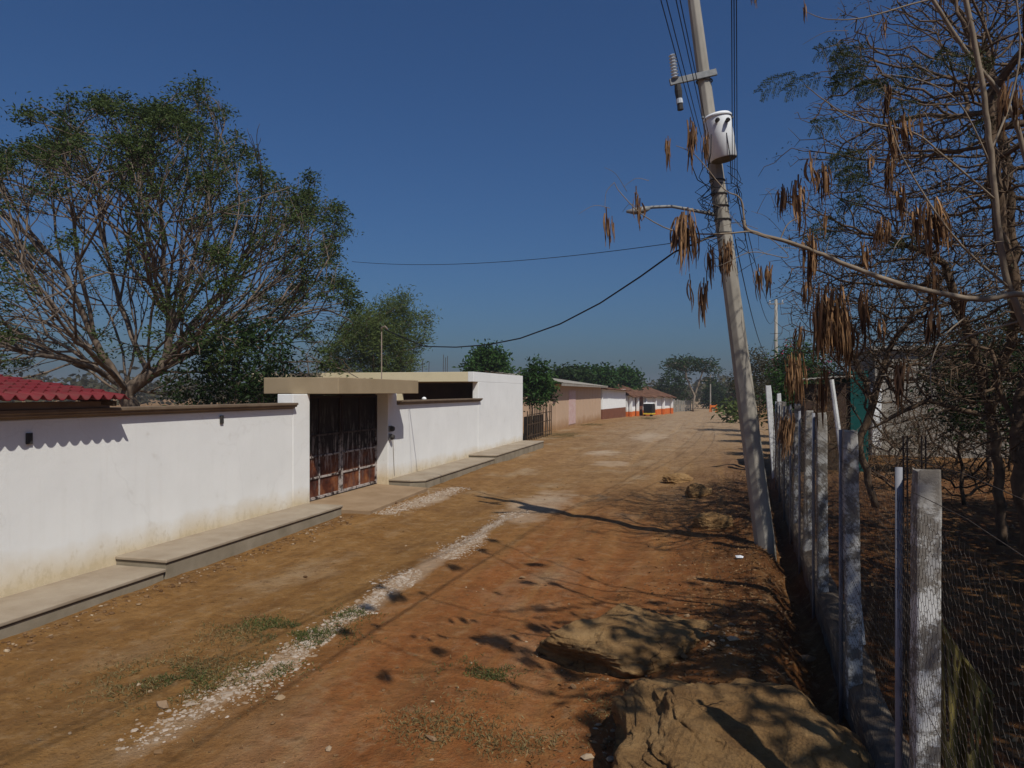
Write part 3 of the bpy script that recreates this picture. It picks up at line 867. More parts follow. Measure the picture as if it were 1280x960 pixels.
MB().box(fh0.x - .6, fh0.x + .5, fh0.y - .02, fh0.y - .003, fz - .2, fz + 2.0).build('door', M['dark_room'], fh)

# ------------------------------------------------------------------ right-hand yard: block house, teal shed
bh = thing('block_house', (9.5, 32, 0), 'bare grey concrete block house behind the thorny trees', 'house')
MB().box(6.45, 16, 30.8, 36, -.2, 4.25).build('wall', M['block'], bh)
MB().box(6.30, 6.62, 30.5, 30.79, -.2, 2.75).build('pillar', M['white_clean'], bh, bevel=.01)
MB().box(6.25, 16.2, 30.6, 36.2, 4.252, 4.4).build('roof', M['grey_roof'], bh)
MB().box(11.4, 12.5, 30.76, 30.797, -.1, 2.1).build('door', M['dark_room'], bh)
ts = thing('teal_shed', (3.9, 25, 0), 'dark teal sheet metal shed with a flat roof behind the fence', 'shed')
MB().box(4.25, 4.74, 23.5, 26.2, -.2, 3.25).build('tall_panel', M['teal'], ts)
MB().box(2.95, 4.248, 23.6, 26.1, -.2, 2.85).build('wall', M['dark_room'], ts)
MB().beam((2.7, 23.2, 2.98), (2.7, 26.4, 2.90), .01, .01).build('roof_edge', M['steel'], ts)
corr_roof('roof', M['grey_roof'], ts, (2.7, 23.2, 2.98), (4.245, 23.2, 3.1), (4.245, 26.5, 3.1), (2.7, 26.5, 2.98), .2, .02)
MB().box(3.2, 4.0, 23.56, 23.598, 0, 2.0).build('door', M['timber'], ts)

# ------------------------------------------------------------------ utility pole and its gear
PB = W(957, 690, 11.53); PB.z = gz(PB.x, PB.y)
PT = W(866, -8, 11.53)
def on_pole(t): return PB.lerp(PT, t)
pole = thing('utility_pole', PB, 'leaning concrete electricity pole beside the wire fence', 'pole')
shaft = MB()
pts = [PB - Vector((0, 0, .4)) - (PT - PB).normalized() * .2] + [on_pole(t) for t in np.linspace(0, 1, 9)]
rad = [.165] + [.165 - .07 * t for t in np.linspace(0, 1, 9)]
shaft.tube(pts, rad, 8).build('shaft', M['pole'], pole, bevel=.012)
def tz_for(py, dep=11.53):
    z = H - (py - 490) / F_PX * dep
    return (z - PB.z) / (PT.z - PB.z)
pd = (PT - PB).normalized()
LEFT = cw(-1, 0); FWD = cw(0, 1)
ca = on_pole(tz_for(98))
a_, b_ = ca + LEFT * .58 - Vector((0, 0, .12)) - FWD * .12, ca - LEFT * .17 + Vector((0, 0, .05)) - FWD * .12
crossarm = MB().beam(a_, b_, .05, .10).build('crossarm', M['steel'], pole, bevel=.004)
cl = MB()
for dz in (-.05, .05):
    q = on_pole(tz_for(98)) + pd * dz
    cl.tube([q + (LEFT * math.cos(t) + FWD * math.sin(t)) * .125 for t in np.linspace(0, 2 * math.pi, 18)], .012, 5, cap=False)
cl.build('clamp', M['dark_steel'], crossarm)
ins = MB()
ip = ca + LEFT * .50 - FWD * .14 - Vector((0, 0, .06))
tilt = (Vector((0, 0, 1)) + LEFT * .12).normalized()
prof_ = []
for k in range(8):
    prof_ += [(.035, k * .05), (.062, k * .05 + .012), (.035, k * .05 + .03)]
pts = [ip + tilt * z for r, z in prof_]; rr = [r for r, z in prof_]
ins.tube(pts, rr, 12).build('insulator', M['porcelain'], crossarm)
fu = MB()
fp_ = ca + LEFT * .46 - FWD * .14 - Vector((0, 0, .17))
fu.tube([fp_, fp_ - tilt * .10, fp_ - tilt * .22], [.05, .06, .05], 10).build('fuse_holder', M['dark_steel'], crossarm)
MB().tube([fp_ - tilt * .222, fp_ - tilt * .30], [.05, .055], 10).build('fuse_cap', M['porcelain'], crossarm)
MB().tube([fp_ - tilt * .302, fp_ - tilt * .40], [.045, .05], 10).build('fuse_clip', M['dark_steel'], crossarm)
# street lamp arm
la = on_pole(tz_for(270))
arm = [la, W(862, 262, 11.5), W(840, 258, 11.5), W(815, 259, 11.5), W(797, 262, 11.5)]
MB().tube(arm, [.03, .028, .026, .026, .025], 8).build('lamp_arm', M['steel'], pole, smooth=True)
lamp_arm = bpy.data.objects['lamp_arm']
MB().tube([W(812, 260, 11.49), W(805, 262, 11.48), W(793, 264, 11.48), W(783, 264.5, 11.48)], [.03, .06, .055, .02], 10).build('lamp_head', M['steel'], lamp_arm, smooth=True)
# strap bands and tangle of drop wires on the shaft
for py in (226, 243, 258, 275, 292):
    q = on_pole(tz_for(py)); r = .165 - .07 * tz_for(py) + .006
    bn = MB(); bn.tube([q + (LEFT * math.cos(t) + FWD * math.sin(t)) * r for t in np.linspace(0, 2 * math.pi, 18)], .011, 5, cap=False); bn.build('strap_band', M['dark_steel'], pole)
tg = MB()
rg = random.Random(5)
for k in range(26):
    py = rg.uniform(225, 330)
    q = on_pole(tz_for(py))
    side = rg.choice((-1, 1))
    pts = [q + LEFT * side * .1 - FWD * .16]
    for i in range(5):
        t = i / 4
        pts.append(q + LEFT * side * (.12 + .28 * math.sin(t * 3.1) * rg.uniform(.3, 1.1)) - FWD * rg.uniform(.05, .2) + Vector((0, 0, (-.3 + .6 * t) * rg.uniform(.4, 1))))
    tg.tube(pts, .006, 4)
tg.build('wire_tangle', M['cable'], pole)

# transformer
tc_ = on_pole(tz_for(182)) - FWD * .33 - LEFT * .03
tf = thing('transformer', tc_, 'white cylindrical transformer can strapped near the top of the leaning pole', 'transformer')
hb_, ht_ = -.36, .36
axis = (pd + LEFT * .02).normalized()
def ring(z): return tc_ + axis * z
MB().tube([ring(-.34), ring(-.33), ring(.28), ring(.31)], [.19, .205, .205, .2], 40, cap=False).build('tank', M['tank'], tf, smooth=True)
MB().tube([ring(-.35), ring(-.342)], [.18, .195], 28).build('tank_base', M['tank_under'], tf)
MB().tube([ring(.3105), ring(.33), ring(.36), ring(.385)], [.222, .226, .20, .1], 40).build('lid', M['tank'], tf)
for s in (-.09, .07):
    q = ring(.20) - FWD * .205 + LEFT * (-s)
    MB().tube([q, q - FWD * .05, q - FWD * .1 + Vector((0, 0, -.02))], [.03, .035, .022], 10).build('bushing', M['dark_steel'], tf)
MB().beam(ring(.1) + FWD * .2, ring(.1) + FWD * .33, .12, .06).build('bracket', M['steel'], tf)
for a in (-.18, .18):
    q = ring(.335) + LEFT * a * 1.25
    MB().obox(q, .05, .04, .03, (0, 0, 0)).build('lid_lug', M['steel'], tf)

# cables
def sagline(a, b_, sag, n=24):
    a, b_ = Vector(a), Vector(b_)
    return [a.lerp(b_, t) - Vector((0, 0, sag * 4 * t * (1 - t))) for t in np.linspace(0, 1, n)]
def cable(name, pts, r, label, group, n=5):
    m_ = MB(); m_.tube(pts, r, n)
    o = m_.build(name, M['cable'], smooth=True)
    return tag(o, label, 'cable', group)
HG = 'wires running overhead from the pole past the viewer'
for k, (x1, x0, y1) in enumerate(((826, 872, 168), (833, 877, 172), (845, 884, 176), (850, 888, 180))):
    a = W(x1, 0, 7.0); c = W(x0, y1, 11.4)
    d = (a - c)
    e = c + d * 2.6; e.z = a.z + .3
    lab = ['outermost of the four wires rising left of the leaning pole', 'second wire from the left of the four rising left of the pole', 'third wire from the left of the four rising left of the pole', 'wire closest to the shaft of the four rising left of the pole'][k]
    pts = [c, c.lerp(a, .5) , a, a.lerp(e, .5), e]
    cable('overhead_wire', pts, .0055, lab, HG)
for k, xx in enumerate((914.5, 917.5, 920.5)):
    c = W(xx + 1, 225 + 4 * k, 11.45); a = W(xx, 0, 6.3)
    e = a + (a - c) * 1.4; e.z = a.z + .2
    lab = ['left one of three wires rising straight up right of the transformer', 'middle one of three wires rising straight up right of the transformer', 'right one of three wires rising straight up right of the transformer'][k]
    cable('overhead_wire', [c, c.lerp(a, .5), a, a.lerp(e, .5), e], .005, lab, HG)
# on to the next pole
P2 = W(970, 490, 48); P2.z = gz(P2.x, P2.y)
P2T = P2.copy(); P2T.z = H + 112 / F_PX * 48
for k, (py, dz) in enumerate(((228, -.1), (236, -.5), (300, -1.4))):
    cable('street_cable', sagline(W(921 - k, py, 11.4), P2T + Vector((0, 0, dz)), 1.0 + .5 * k), .009,
          ['upper cable sagging from the leaning pole to the farther pole', 'middle cable sagging from the leaning pole to the farther pole', 'lowest cable sagging from the leaning pole to the farther pole'][k], 'cables between the two poles')
dp = [W(903, 290, 11.5), W(843, 315, 12), W(800, 346, 13), W(750, 379, 14.2), W(700, 405, 15.4), W(650, 423, 16.6), W(610, 431, 17.6), W(570, 434, 18.5), W(530, 433, 19.2), MAST]
cable('drop_cable', dp, .016, 'thick black cable drooping from the leaning pole to the roof mast', None)
cable('thin_wire', sagline(W(906, 294, 11.6), W(440, 327, 22), .25), .0065, 'thin wire stretched level from the pole to the big left tree', None)
dl = MB()
pts = [W(866, 190, 11.2), W(864, 205, 11.1), W(872, 225, 11.1), W(888, 234, 11.2), W(900, 234, 11.3)]
dl.tube(pts, .008, 5); o = dl.build('jumper_cable', M['cable'], smooth=True); tag(o, 'black jumper loop hanging left below the transformer', 'cable')
for k, (x0, y0_, x1, y1_) in enumerate(((889, 168, 884, 215), (908, 166, 914, 230))):
    dl = MB(); dl.tube([W(x0, y0_, 11.0), W((x0 + x1) / 2 + 2, (y0_ + y1_) / 2, 10.95), W(x1, y1_, 11.15), W(898, 228, 11.35)], .008, 5)
    o = dl.build('jumper_cable', M['cable'], smooth=True); tag(o, ['left black lead running down the front of the transformer', 'right black lead running down the front of the transformer'][k], 'cable')

# farther pole
p2 = thing('utility_pole', P2, 'farther slim grey pole standing behind the fence line', 'pole')
MB().tube([P2 - Vector((0, 0, .3)), P2T + Vector((0, 0, .2))], [.14, .10], 10).build('shaft', M['pole'], p2, smooth=True)
MB().beam(P2T + Vector((-.5, 0, -.1)), P2T + Vector((.5, 0, -.1)), .06, .08).build('crossarm', M['steel'], p2)
for s in (-.4, .4):
    MB().lathe(P2T + Vector((s, 0, -.06)), [(.03, 0), (.06, .05), (.03, .12), (.05, .16), (.02, .22)], 8).build('insulator', M['porcelain'], p2)
# far pole by the end of the street
P3 = W(888, 500, 125); P3.z = gz(P3.x, P3.y)
p3 = thing('utility_pole', P3, 'tiny pale pole far off beside the umbrella shaped tree', 'pole')
MB().tube([P3, P3 + Vector((0, 0, 6.2))], [.13, .1], 8).build('shaft', M['pole'], p3)
MB().beam(P3 + Vector((-.7, 0, 5.9)), P3 + Vector((.7, 0, 5.9)), .08, .1).build('crossarm', M['steel'], p3)

# ------------------------------------------------------------------ wire fence
def fence_x(y): return 1.05 + (y - 4.8) * .056
FY0, FY1 = -1.0, 24.2
fn = thing('wire_fence', (fence_x(11), 11, 0), 'chicken wire fence on whitewashed concrete posts along the right verge', 'fence')
posts = [-1.0, 1.4, 3.8, 6.1, 8.65, 11.0, 13.4, 15.8, 18.2, 20.6]
tops = [2.2, 2.25, 2.23, 2.30, 2.36, 2.32, 2.38, 2.3, 2.36, 2.34]
rg = random.Random(3)
def rough_post(x, y, zt, w, lean, name, mat, seed):
    """a cast post with worn corners: rings of a squarish section, jittered"""
    m_ = MB(); n = 12; nz = 14
    zb = gz(x, y) - .3
    base = len(m_.v)
    for j in range(nz + 1):
        t = j / nz
        z = zb + (zt - zb) * t
        shrink = 1 - (0.10 if j == nz else 0)
        for k in range(n):
            a = (k // 3) * math.pi / 2 + (math.pi / 4 + (-.13, 0, .13)[k % 3])
            c, s_ = math.cos(a), math.sin(a)
            r = w / 2 * (1.30 if (k % 3) == 1 else 1.24)
            r *= shrink * (1 + .05 * float(vnoise(np.array([c * 1.7 + seed]), np.array([s_ * 1.7]), np.array([z * 4]))[0]))
            m_.v.append((x + r * c + lean[0] * t, y + r * s_ + lean[1] * t, z + (.02 * float(vnoise(np.array([k * .7]), np.array([seed * 1.0]))[0]) if j == nz else 0)))
    for j in range(nz):
        for k in range(n):
            a, b2 = base + j * n + k, base + j * n + (k + 1) % n
            m_.f.append((a, b2, b2 + n, a + n))
    m_.f.append(tuple(base + nz * n + k for k in range(n)))
    return m_.build(name, mat, fn)
for k, (yy, zt) in enumerate(zip(posts, tops)):
    x = fence_x(yy) - .0
    rough_post(x + .015, yy, zt, .112, (rg.uniform(-.04, .03), rg.uniform(-.03, .03)), 'post', M['post'], k * 3.7)
    MB().tube([(x - .078, yy + .065, -.1), (x - .078, yy + .065, zt + .0)], .017, 10).build('pipe', M['pipe'], fn, smooth=True)
o = rough_post(fence_x(23.2), 23.2, 2.80, .17, (-.22, 0), 'post', M['post_white'], 77.0); o['label'] = 'tall white painted end post leaning left'
o = rough_post(fence_x(22.6) + .12, 22.6, 2.55, .12, (-.05, 0), 'post', M['post_white'], 91.0)
# leaning white stake caught against the second post
MB().tube([(fence_x(7.3) + .25, 7.4, .2), (fence_x(7.3) + .12, 7.4, 1.6), (fence_x(7.3) - .02, 7.4, 2.72)], [.03, .028, .02], 8).build('stake', M['post_white'], fn)
for px_, dd_ in ((1129, 5.0), (1134, 5.02), (1152, 5.0), (1157, 5.03)):
    q = W(px_, 545, dd_); q2 = W(px_ + 1, 900, dd_)
    MB().tube([q2, q], .006, 5).build('rebar', M['rusty_wire'], fn)
for py_ in (560, 574):
    MB().tube([W(1122, py_, 5.0), W(1165, py_ + 2, 5.0)], .0035, 4).build('rebar_tie', M['rusty_wire'], fn)
# kerb of rubble
kb = MB(); n = 120
cross = [(-.05, -.5), (-.05, .24), (-.01, .28), (.10, .30), (.19, .27), (.22, -.5)]
for i in range(n + 1):
    y = FY0 + (FY1 - FY0) * i / n
    zb = gz(fence_x(y), y) * .6
    for a, z in cross:
        jx, jz = .03 * float(vnoise(np.array([y * 3.1]), np.array([a * 9]), np.array([z * 5]))[0]), .03 * float(vnoise(np.array([y * 2.7 + 9]), np.array([a * 7]))[0])
        kb.v.append((fence_x(y) + a + (jx if a > -.1 else jx * .3), y, z + (jz if z > 0 else 0) + zb))
c_ = len(cross)
for i in range(n):
    for k in range(c_ - 1):
        a = i * c_ + k
        kb.f.append((a, a + 1, a + 1 + c_, a + c_))
kb.build('kerb', M['rubble'], fn)
# hexagonal netting
def prisms(Aq, Bq, r, n=3):
    d = Bq - Aq
    L = np.linalg.norm(d, axis=1, keepdims=True); d = d / np.maximum(L, 1e-9)
    ref = np.where(np.abs(d[:, 2:3]) > .9, np.array([[1., 0, 0]]), np.array([[0, 0, 1.]]))
    u = np.cross(d, ref); u /= np.linalg.norm(u, axis=1, keepdims=True)
    v = np.cross(d, u)
    vs = []
    for P in (Aq, Bq):
        for k in range(n):
            a = 2 * math.pi * k / n
            vs.append(P + r * (u * math.cos(a) + v * math.sin(a)))
    vs = np.stack(vs, 1)              # E, 2n, 3
    E = len(Aq)
    base = (np.arange(E) * 2 * n)[:, None]
    fs = [np.concatenate([base + k, base + (k + 1) % n, base + n + (k + 1) % n, base + n + k], 1) for k in range(n)]
    return vs.reshape(-1, 3), np.concatenate(fs, 0)
def hexnet(y0, y1, z0, z1, cell, r):
    w = cell; hrow = cell * .75 * 1.15
    Aq, Bq = [], []
    rows = int((z1 - z0) / hrow); cols = int((y1 - y0) / w)
    jj, ii = np.meshgrid(np.arange(rows), np.arange(cols), indexing='ij')
    cx = y0 + (ii + .5 * (jj % 2)) * w; cz = z0 + jj * hrow
    q = hrow / 3
    def pt(sx, sz):
        yv = (cx + sx).ravel(); zv = (cz + sz).ravel()
        bulge = .02 * vnoise(yv * 1.3, zv * 1.7)
        return np.stack([fence_x(yv) - .085 + bulge, yv, zv + .02 * vnoise(yv * .8, zv * .3, 3.0)], 1)
    A0, A1, A2, A3 = pt(-w / 2, q), pt(-w / 2, -q), pt(0, -2 * q), pt(w / 2, -q)
    return prisms(np.concatenate([A0, A1, A2]), np.concatenate([A1, A2, A3]), r)
v1, f1 = hexnet(-1.0, 10.5, .33, 2.16, .055, .0010)
v2, f2 = hexnet(10.5, 23.0, .33, 2.16, .11, .0016)
mesh_obj('wire_netting', np.concatenate([v1, v2]), np.concatenate([f1, f2 + len(v1)]), M['rusty_wire'], fn)
st = MB()
for zz in (.45, 1.25, 2.15, 2.3):
    st.tube([(fence_x(y) - .08, y, zz + .02 * math.sin(y * 2.1 + zz)) for y in np.linspace(-1, 23.2, 40)], .0016, 4)
st.build('strand_wire', M['rusty_wire'], fn)

# openwork olive cloth behind the nearest post
oc = thing('olive_cloth', W(1205, 950, 3.75), 'torn olive yellow openwork cloth hanging behind the nearest fence post', 'cloth')
nu, nvv = 44, 40
vv, keep = [], []
for j in range(nvv + 1):
    t = j / nvv
    for i in range(nu + 1):
        s = i / nu
        topx, topy = 1163 + 78 * s, 752 + 118 * s ** .8
        px = topx + 8 * t * (1 - s); py = topy + (1010 - topy) * t
        d = 3.75 + .05 * math.sin(s * 16 + t * 2) + .12 * s
        vv.append(W(px, py, d))
ff = []
for j in range(nvv):
    for i in range(nu):
        slit = (i % 4 in (1, 2)) and float(vnoise(np.array([i // 4 * 3.1 + j * .02]), np.array([j * .21 + i // 4 * 1.7]))[0]) > -.12 and 2 < j and i < nu - 3
        if not slit:
            a = j * (nu + 1) + i
            ff.append((a, a + 1, a + nu + 2, a + nu + 1))
o = mesh_obj('cloth_sheet', vv, ff, M['olive_cloth'], oc, smooth=True)
s_ = o.modifiers.new('thick', 'SOLIDIFY'); s_.thickness = .006
hm = MB(); hm.tube([vv[i] for i in range(nu + 1)], .012, 6)
hm.build('hem', M['olive_cloth'], oc)

# ------------------------------------------------------------------ boulders
def boulder(name, c, sx, sy, sz, rot, seed, label, power=3.2, tilt=0.0):
    nu, nv = 240, 130
    th = np.linspace(0, 2 * math.pi, nu, endpoint=False)
    ph_ = np.linspace(-.5 * math.pi, .5 * math.pi, nv)
    T, Pq = np.meshgrid(th, ph_)
    sgn = lambda a, p: np.sign(a) * np.abs(a) ** p
    e = 2 / power
    x = sgn(np.cos(Pq), e) * sgn(np.cos(T), e); y = sgn(np.cos(Pq), e) * sgn(np.sin(T), e); z = sgn(np.sin(Pq), e)
    n1 = fbm(x * 1.2 + seed, y * 1.2, z * 1.2, 3)
    n2 = fbm(x * 3.5 + seed, y * 3.5, z * 5, 4)
    ridg = 1 - np.abs(fbm(x * 2.1 + 5 + seed, y * 2.1, z * 2.1, 3))
    n3 = fbm(x * 11 + seed, y * 11, z * 14, 3)
    ledge = np.floor((z + .25 * n1 + .15 * x) * 4) / 4 - (z + .25 * n1 + .15 * x)
    rgp = np.random.default_rng(int(seed * 10))
    pn = rgp.standard_normal((46, 3)); pn /= np.linalg.norm(pn, axis=1, keepdims=True)
    pdist = rgp.uniform(.78, 1.12, 46)
    rad = np.sqrt(x * x + y * y + z * z) + 1e-9
    dv = np.stack([x, y, z], -1) / rad[..., None]
    dots = dv @ pn.T
    lim = np.where(dots > .15, pdist / np.maximum(dots, .15), 9.0)
    cut = np.min(lim, axis=-1)
    kc = np.minimum(1.0, cut / rad)
    crev = np.abs(fbm(x * 1.6 + 3 + seed, y * 1.6, z * 2.2, 3))
    k = kc * (1 + .10 * n1 + .045 * n2 + .014 * n3 + .09 * ledge - .03 * np.exp(-(crev / .045) ** 2))
    x, y, z = x * k * sx, y * k * sy, z * k * sz
    z = z + tilt * x + .05 * sz * n2
    ca_, sa_ = math.cos(rot), math.sin(rot)
    X = c[0] + x * ca_ - y * sa_; Y = c[1] + x * sa_ + y * ca_; Z = c[2] + z
    idx = np.arange(nu * nv).reshape(nv, nu)
    fc = np.stack([idx[:-1], np.roll(idx, -1, 1)[:-1], np.roll(idx, -1, 1)[1:], idx[1:]], -1).reshape(-1, 4)
    o = mesh_obj(name, np.stack([X, Y, Z], -1), fc, M['boulder'], smooth=True)
    return tag(o, label, 'boulder', 'boulders on the right verge')
q = cw(1.56, 4.72); boulder('boulder', (q.x, q.y, .16), 1.0, 1.10, .40, R_(YAW - 4), 1.3, 'largest flat topped tan boulder lying in the foreground, crossed by a post shadow', 4.0, -.12)
q = cw(1.22, 7.05); boulder('boulder', (q.x, q.y, .08), .94, .68, .27, R_(YAW + 16), 8.1, 'lower tan boulder just beyond the largest one, half sunk in earth', 2.8, .06)
for (lat, dep, sx, sy, sz, sd, lab) in ((3.75, 13.2, .42, .3, .22, 3.3, 'small dark rock left of the foot of the leaning pole'), (4.6, 17.5, .5, .35, .25, 4.4, 'small tan rock on the verge beyond the leaning pole'), (4.75, 20.5, .45, .4, .2, 9.4, 'farthest low rock on the shaded verge')):
    q = cw(lat, dep); boulder('boulder', (q.x, q.y, gz(q.x, q.y) + .07), sx * .95, sy * .95, sz * .9, sd, sd, lab, 2.4)

# ------------------------------------------------------------------ loose stones, litter, grass
ICO_V = None
def ico():
    t = (1 + 5 ** .5) / 2
    v = np.array([(-1, t, 0), (1, t, 0), (-1, -t, 0), (1, -t, 0), (0, -1, t), (0, 1, t), (0, -1, -t), (0, 1, -t), (t, 0, -1), (t, 0, 1), (-t, 0, -1), (-t, 0, 1)], float)
    v /= np.linalg.norm(v[0])
    f = np.array([(0, 11, 5), (0, 5, 1), (0, 1, 7), (0, 7, 10), (0, 10, 11), (1, 5, 9), (5, 11, 4), (11, 10, 2), (10, 7, 6), (7, 1, 8), (3, 9, 4), (3, 4, 2), (3, 2, 6), (3, 6, 8), (3, 8, 9), (4, 9, 5), (2, 4, 11), (6, 2, 10), (8, 6, 7), (9, 8, 1)])
    return v, f
IV, IF = ico()
def stones(name, P2d, size, mat, label, cat, flat=.55, lift=.25):
    n = len(P2d)
    z = ground_z(P2d[:, 0], P2d[:, 1])
    jit = 1 + .35 * RNG.standard_normal((n, 12, 1)).clip(-1.5, 1.5) * .6
    v = IV[None] * jit
    sc_ = size[:, None, None] * np.stack([RNG.uniform(.7, 1.3, n), RNG.uniform(.7, 1.3, n), np.full(n, flat) * RNG.uniform(.6, 1.3, n)], 1)[:, None, :]
    v = v * sc_
    a = RNG.uniform(0, 6.28, n)
    c, s = np.cos(a)[:, None], np.sin(a)[:, None]
    X = v[:, :, 0] * c - v[:, :, 1] * s; Y = v[:, :, 0] * s + v[:, :, 1] * c
    V = np.stack([X + P2d[:, 0:1], Y + P2d[:, 1:2], v[:, :, 2] + (z + size * lift)[:, None]], -1)
    Fq = (IF[None] + (np.arange(n) * 12)[:, None, None]).reshape(-1, 3)
    rnd = np.repeat(RNG.uniform(0, 1, n), 20)
    o = mesh_obj(name, V, Fq, mat, rnd=rnd)
    return tag(o, label, cat, kind='stuff')
# chalk line
n = 11000
yv = 4.2 + 11.6 * RNG.uniform(0, 1, n) ** .95
cen = -3.97 + .16 * vnoise(yv * .7, yv * 0 + 2) + .02 * (yv - 8)
wid = .105 + .06 * vnoise(yv * 1.1, yv * 0 + 7)
P = np.stack([cen + wid * RNG.standard_normal(n), yv], 1)
keepm = (vnoise(P[:, 0] * 2.2, P[:, 1] * 1.1, 4.0) > -.30) & (RNG.uniform(0, 1, n) < np.interp(yv, [4.2, 5, 6, 11, 14, 15.8], [.25, .7, 1, 1, .55, .2]))
P = P[keepm]
stones('crushed_stone_line', P, np.clip(.0098 * np.exp(.55 * RNG.standard_normal(len(P))), .003, .045), M['chalk'], 'line of white crushed stone along the middle of the street', 'crushed stone', .42, .0)
n = 2600
t = RNG.uniform(0, 1, n)
P = np.stack([-6.55 + .16 * RNG.standard_normal(n) + .1 * t, 13.6 + 4.6 * t], 1)
stones('crushed_stone_patch', P, np.clip(.012 * np.exp(.5 * RNG.standard_normal(n)), .004, .045), M['chalk'], 'white crushed stone heaped along the foot of the gate ramp', 'crushed stone', .5, .05)
# pebbles all over the near street
n = 2600
d = 4.2 + 24 * RNG.uniform(0, 1, n) ** 1.6
la_ = RNG.uniform(-.75, .5, n) * d
P = np.stack([la_ * cs - d * sn, la_ * sn + d * cs], 1)
keepm = (P[:, 0] > -7.1) & (P[:, 0] < .9)
P = P[keepm]
stones('pebbles', P, .004 + .016 * RNG.uniform(0, 1, len(P)) ** 3 + .03 * (RNG.uniform(0, 1, len(P)) > .985), M['pebble'], 'loose pebbles scattered over the earth street', 'pebbles')
# rubble at the foot of the kerbs
n = 700
yv = RNG.uniform(3.5, 13.2, n)
P = np.stack([-7.22 + .22 * np.abs(RNG.standard_normal(n)), yv], 1)
stones('kerb_rubble', P, .006 + .03 * RNG.uniform(0, 1, n) ** 2.5, M['pebble'], 'reddish crumbs and stones along the pavement kerb', 'rubble')

bx_, by_ = [], []
for (lat, dep, a_, b__, rt) in ((1.56, 4.72, .88, .98, YAW - 4), (1.22, 7.05, .82, .60, YAW + 16)):
    q = cw(lat, dep); t_ = RNG.uniform(0, 6.28, 520); rr_ = 1 + .16 * np.abs(RNG.standard_normal(520)) - .05
    ex = a_ * np.sign(np.cos(t_)) * np.abs(np.cos(t_)) ** .6 * rr_; ey = b__ * np.sign(np.sin(t_)) * np.abs(np.sin(t_)) ** .6 * rr_
    c_, s_ = math.cos(R_(rt)), math.sin(R_(rt))
    bx_.append(q.x + ex * c_ - ey * s_); by_.append(q.y + ex * s_ + ey * c_)
P = np.stack([np.concatenate(bx_), np.concatenate(by_)], 1)
stones('boulder_grit', P, np.clip(.008 * np.exp(.7 * RNG.standard_normal(len(P))), .003, .05), M['pebble'], 'grit and chips packed around the two big boulders', 'grit')

def leaf_quads(Pc, L, Wd, up=.0, droop=0.0, fold=True, dirs=None):
    """pointed leaves: a rhombus each, random heading. returns verts, faces(4)"""
    n = len(Pc)
    if dirs is None:
        d = RNG.standard_normal((n, 3)); d[:, 2] = d[:, 2] * .6 + up
    else: d = dirs
    d = d / np.linalg.norm(d, axis=1, keepdims=True)
    r = RNG.standard_normal((n, 3))
    s = np.cross(d, r); s /= np.linalg.norm(s, axis=1, keepdims=True) + 1e-9
    nn = np.cross(d, s)
    L = np.broadcast_to(L, (n,))[:, None]; Wd = np.broadcast_to(Wd, (n,))[:, None]
    V = np.stack([Pc, Pc + d * L * .5 + s * Wd * .5 + nn * L * .06, Pc + d * L - np.array([[0, 0, 1]]) * droop * L, Pc + d * L * .5 - s * Wd * .5 + nn * L * .06], 1)
    return V.reshape(-1, 3), np.arange(n * 4).reshape(n, 4)

def scatter_litter(name, P, L, mat, label, cat):
    z = ground_z(P[:, 0], P[:, 1]) + .006
    n = len(P)
    dirs = np.stack([RNG.standard_normal(n), RNG.standard_normal(n), RNG.uniform(-.05, .25, n)], 1)
    V, Fq = leaf_quads(np.stack([P[:, 0], P[:, 1], z], 1), L, L * .4, dirs=dirs)
    o = mesh_obj(name, V, Fq, mat, rnd=RNG.uniform(0, 1, n))
    return tag(o, label, cat, kind='stuff')
n = 7000
yv = 3.5 + 20 * RNG.uniform(0, 1, n) ** 1.5
P = np.stack([fence_x(yv) - .2 - 1.1 * np.abs(RNG.standard_normal(n)) * .8, yv], 1)
scatter_litter('verge_litter', P, RNG.uniform(.02, .07, n), M['litter'], 'dry brown leaf and pod litter on the shaded verge', 'leaf litter')
n = 9000
yv = 3 + 24 * RNG.uniform(0, 1, n) ** 1.2
P = np.stack([fence_x(yv) + .3 + 9 * RNG.uniform(0, 1, n) ** 1.2, yv], 1)
scatter_litter('yard_litter', P, RNG.uniform(.03, .11, n), M['litter'], 'dry leaf litter covering the yard behind the fence', 'leaf litter')

def grass(name, spots, mat, label, blades, h):
    Pc = []; D = []; Ls = []
    for (px, py, rx, ry) in spots:
        dep = H * F_PX / (py - 490)
        c = cw((px - 640) / F_PX * dep, dep)
        k = int(blades * rx * ry)
        u = RNG.standard_normal((k, 2)) * np.array([rx, ry]) * .5
        x = c.x + u[:, 0]; y = c.y + u[:, 1]
        m_ = vnoise(x * 4, y * 4, 1.0) > -.25
        x, y = x[m_], y[m_]
        Pc.append(np.stack([x, y, ground_z(x, y) - .003], 1))
        D.append(np.stack([RNG.standard_normal(len(x)) * .8, RNG.standard_normal(len(x)) * .8, RNG.uniform(.35, 1.2, len(x))], 1))
        Ls.append(RNG.uniform(.5, 1.2, len(x)) * h)
    Pc = np.concatenate(Pc); D = np.concatenate(D); Ls = np.concatenate(Ls)
    V, Fq = leaf_quads(Pc, Ls, .008, dirs=D, droop=.15)
    o = mesh_obj(name, V, Fq, mat, rnd=RNG.uniform(0, 1, len(Pc)))
    return tag(o, label, 'grass', kind='stuff')
grass('green_grass', [(400, 797, .4, .35), (340, 836, .3, .25), (335, 780, .5, .3), (440, 768, .35, .3), (602, 842, .35, .3), (370, 790, .5, .3), (225, 850, .5, .35), (620, 850, .2, .2)], M['grass_green'], 'small green grass tufts sprouting in the street', 5200, .065)
